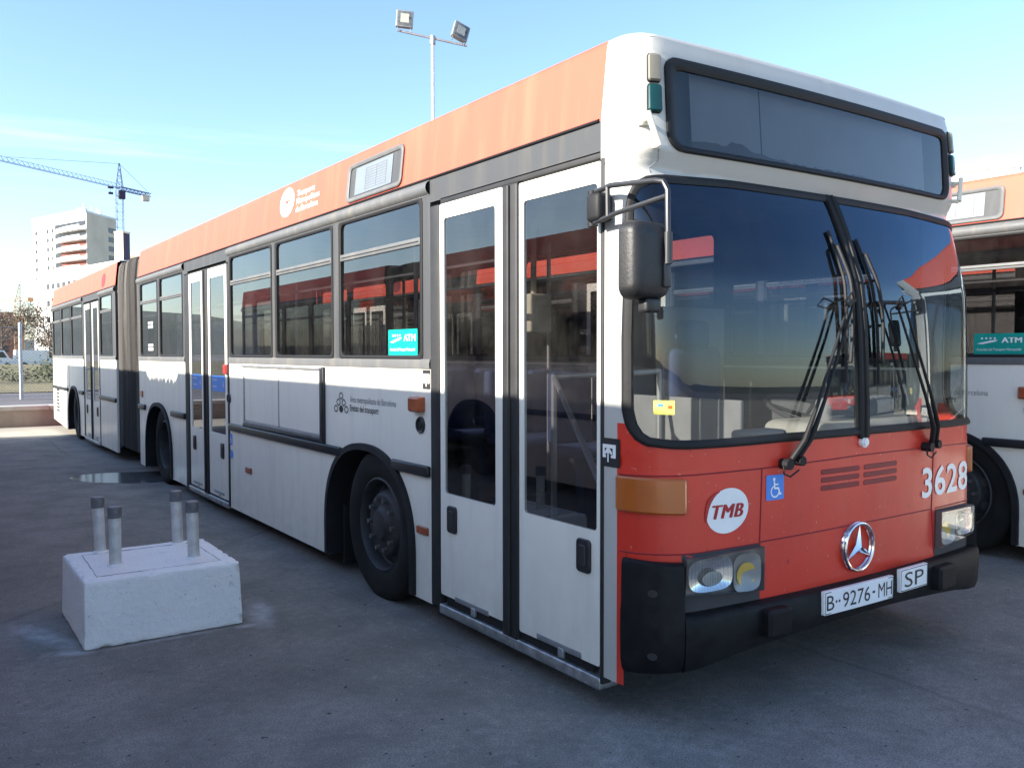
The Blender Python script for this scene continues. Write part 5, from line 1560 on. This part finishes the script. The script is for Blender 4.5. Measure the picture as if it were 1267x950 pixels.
# trees and shrubs
def leaf_mat(n, a, b):
    m, t, p = nt(n); t.links.new(ramp(t, noise(t, 1.3, 4), [(0.3, a), (0.7, b)]), p.inputs["Base Color"]); p.inputs["Roughness"].default_value = .9
leaf_mat("twig_brown", (.10, .075, .055), (.20, .15, .10)); leaf_mat("leaf_green", (.035, .05, .018), (.085, .10, .04)); leaf_mat("bark", (.08, .065, .05), (.14, .12, .10))
def tree(name, label, x, y, h, w, mat, seed, dens, leaf, low=.25, group=None):
    rnd = random.Random(seed)
    r = thing(name, label, "tree" if "tree" in name else "shrub", (x, y, 0), rnd.random() * 6, group)
    mb = MB(); tips = []
    mb.tube([(0, 0, -.1), (.03 * h * (rnd.random() - .5), .02 * h, h * .35), (.06 * h * (rnd.random() - .5), 0, h * .8)], [.035 * h * .6, .024 * h * .6, .008 * h], 7)
    for i in range(16):
        a = rnd.random() * 2 * PI; z0 = h * (low + .45 * rnd.random()); ln = w * (.35 + .25 * rnd.random()) * (1.1 - .5 * z0 / h)
        e_ = Vector((math.cos(a) * ln, math.sin(a) * ln, z0 + h * (.12 + .22 * rnd.random()))); m_ = Vector((e_.x * .5, e_.y * .5, z0 + (e_.z - z0) * .35))
        mb.tube([(0, 0, z0), m_, e_], [.009 * h, .006 * h, .002 * h], 5); tips += [e_, m_.lerp(e_, .5)]
        for q in range(3):
            b_ = e_ + Vector((rnd.gauss(0, 1), rnd.gauss(0, 1), rnd.gauss(.5, .8))) * w * .10
            mb.tube([m_.lerp(e_, rnd.random()), b_], [.003 * h, .0012 * h], 4); tips.append(b_)
    mb.build("trunk", "bark", r)
    mb = MB()
    for i in range(dens):
        c = rnd.choice(tips) + Vector((rnd.gauss(0, 1), rnd.gauss(0, 1), rnd.gauss(0, .8))) * w * .085
        u = Vector((rnd.gauss(0, 1), rnd.gauss(0, 1), rnd.gauss(0, 1))).normalized(); v = u.orthogonal().normalized(); s_ = leaf * (.6 + .8 * rnd.random())
        mb.add([c - u * s_, c + v * s_ * .4, c + u * s_, c - v * s_ * .4], [(0, 1, 2, 3)])
    mb.build("crown", mat, r, smooth=0)
TL = ["bare brown winter tree at the picture edge in front of the dark brick block", "bare brown winter tree standing just right of the tall fence post", "bare brown winter tree in front of the foot of the white tower", "low bare tree beside the tail of the bus"]
tree("winter_tree", TL[0], 7.2, 128, 7.5, 5.5, "twig_brown", 1, 4200, .13)
tree("winter_tree", TL[1], 12.2, 122, 8.0, 6.0, "twig_brown", 2, 4600, .13)
tree("winter_tree", TL[2], 14.6, 128, 6.0, 5.0, "twig_brown", 5, 3600, .13)
tree("winter_tree", TL[3], 9.2, 84, 3.6, 4.0, "twig_brown", 6, 900, .13)
SL = ["green roadside shrub at the picture edge behind the railing", "low green shrub directly behind the tall fence post", "low spreading shrub between the fence post and the bus", "low dense shrub touching the tail of the bus"]
for i, (x, y, h, w) in enumerate(((-1.2, 44, 1.5, 2.6), (2.0, 46, 1.2, 2.8), (4.2, 48, 1.0, 2.6), (5.6, 47, 1.15, 3.0))):
    tree("roadside_shrub", SL[i], x, y, h, w, "leaf_green", 20 + i, 700, .09, low=.05)
# far hills
def hill_mat():
    m, t, p = nt("hill_green"); t.links.new(ramp(t, noise(t, .01, 6), [(0.3, (.05, .07, .06)), (0.7, (.09, .10, .085))]), p.inputs["Base Color"]); p.inputs["Roughness"].default_value = 1
hill_mat()
mb = MB(); rnd = random.Random(4); rows = []
for j, (d, k) in enumerate(((1500, 0), (1750, .6), (2000, 1), (2300, .7))):
    row = []
    for i in range(73):
        a = R(-180 + 5 * i); hgt = 70 + 45 * math.sin(a * 3 + 1) + 25 * math.sin(a * 7 + 2) + 12 * math.sin(a * 17)
        row.append((math.sin(a) * d, math.cos(a) * d, max(-1, hgt * k * (.18 if math.cos(a) < .1 else .22 if 0 < a < .6 else .9))))
    rows.append(row)
mb.rings(rows, closed=False); structure(mb.build("hills", "hill_green", smooth=60, outward=(0, 0, 1)))
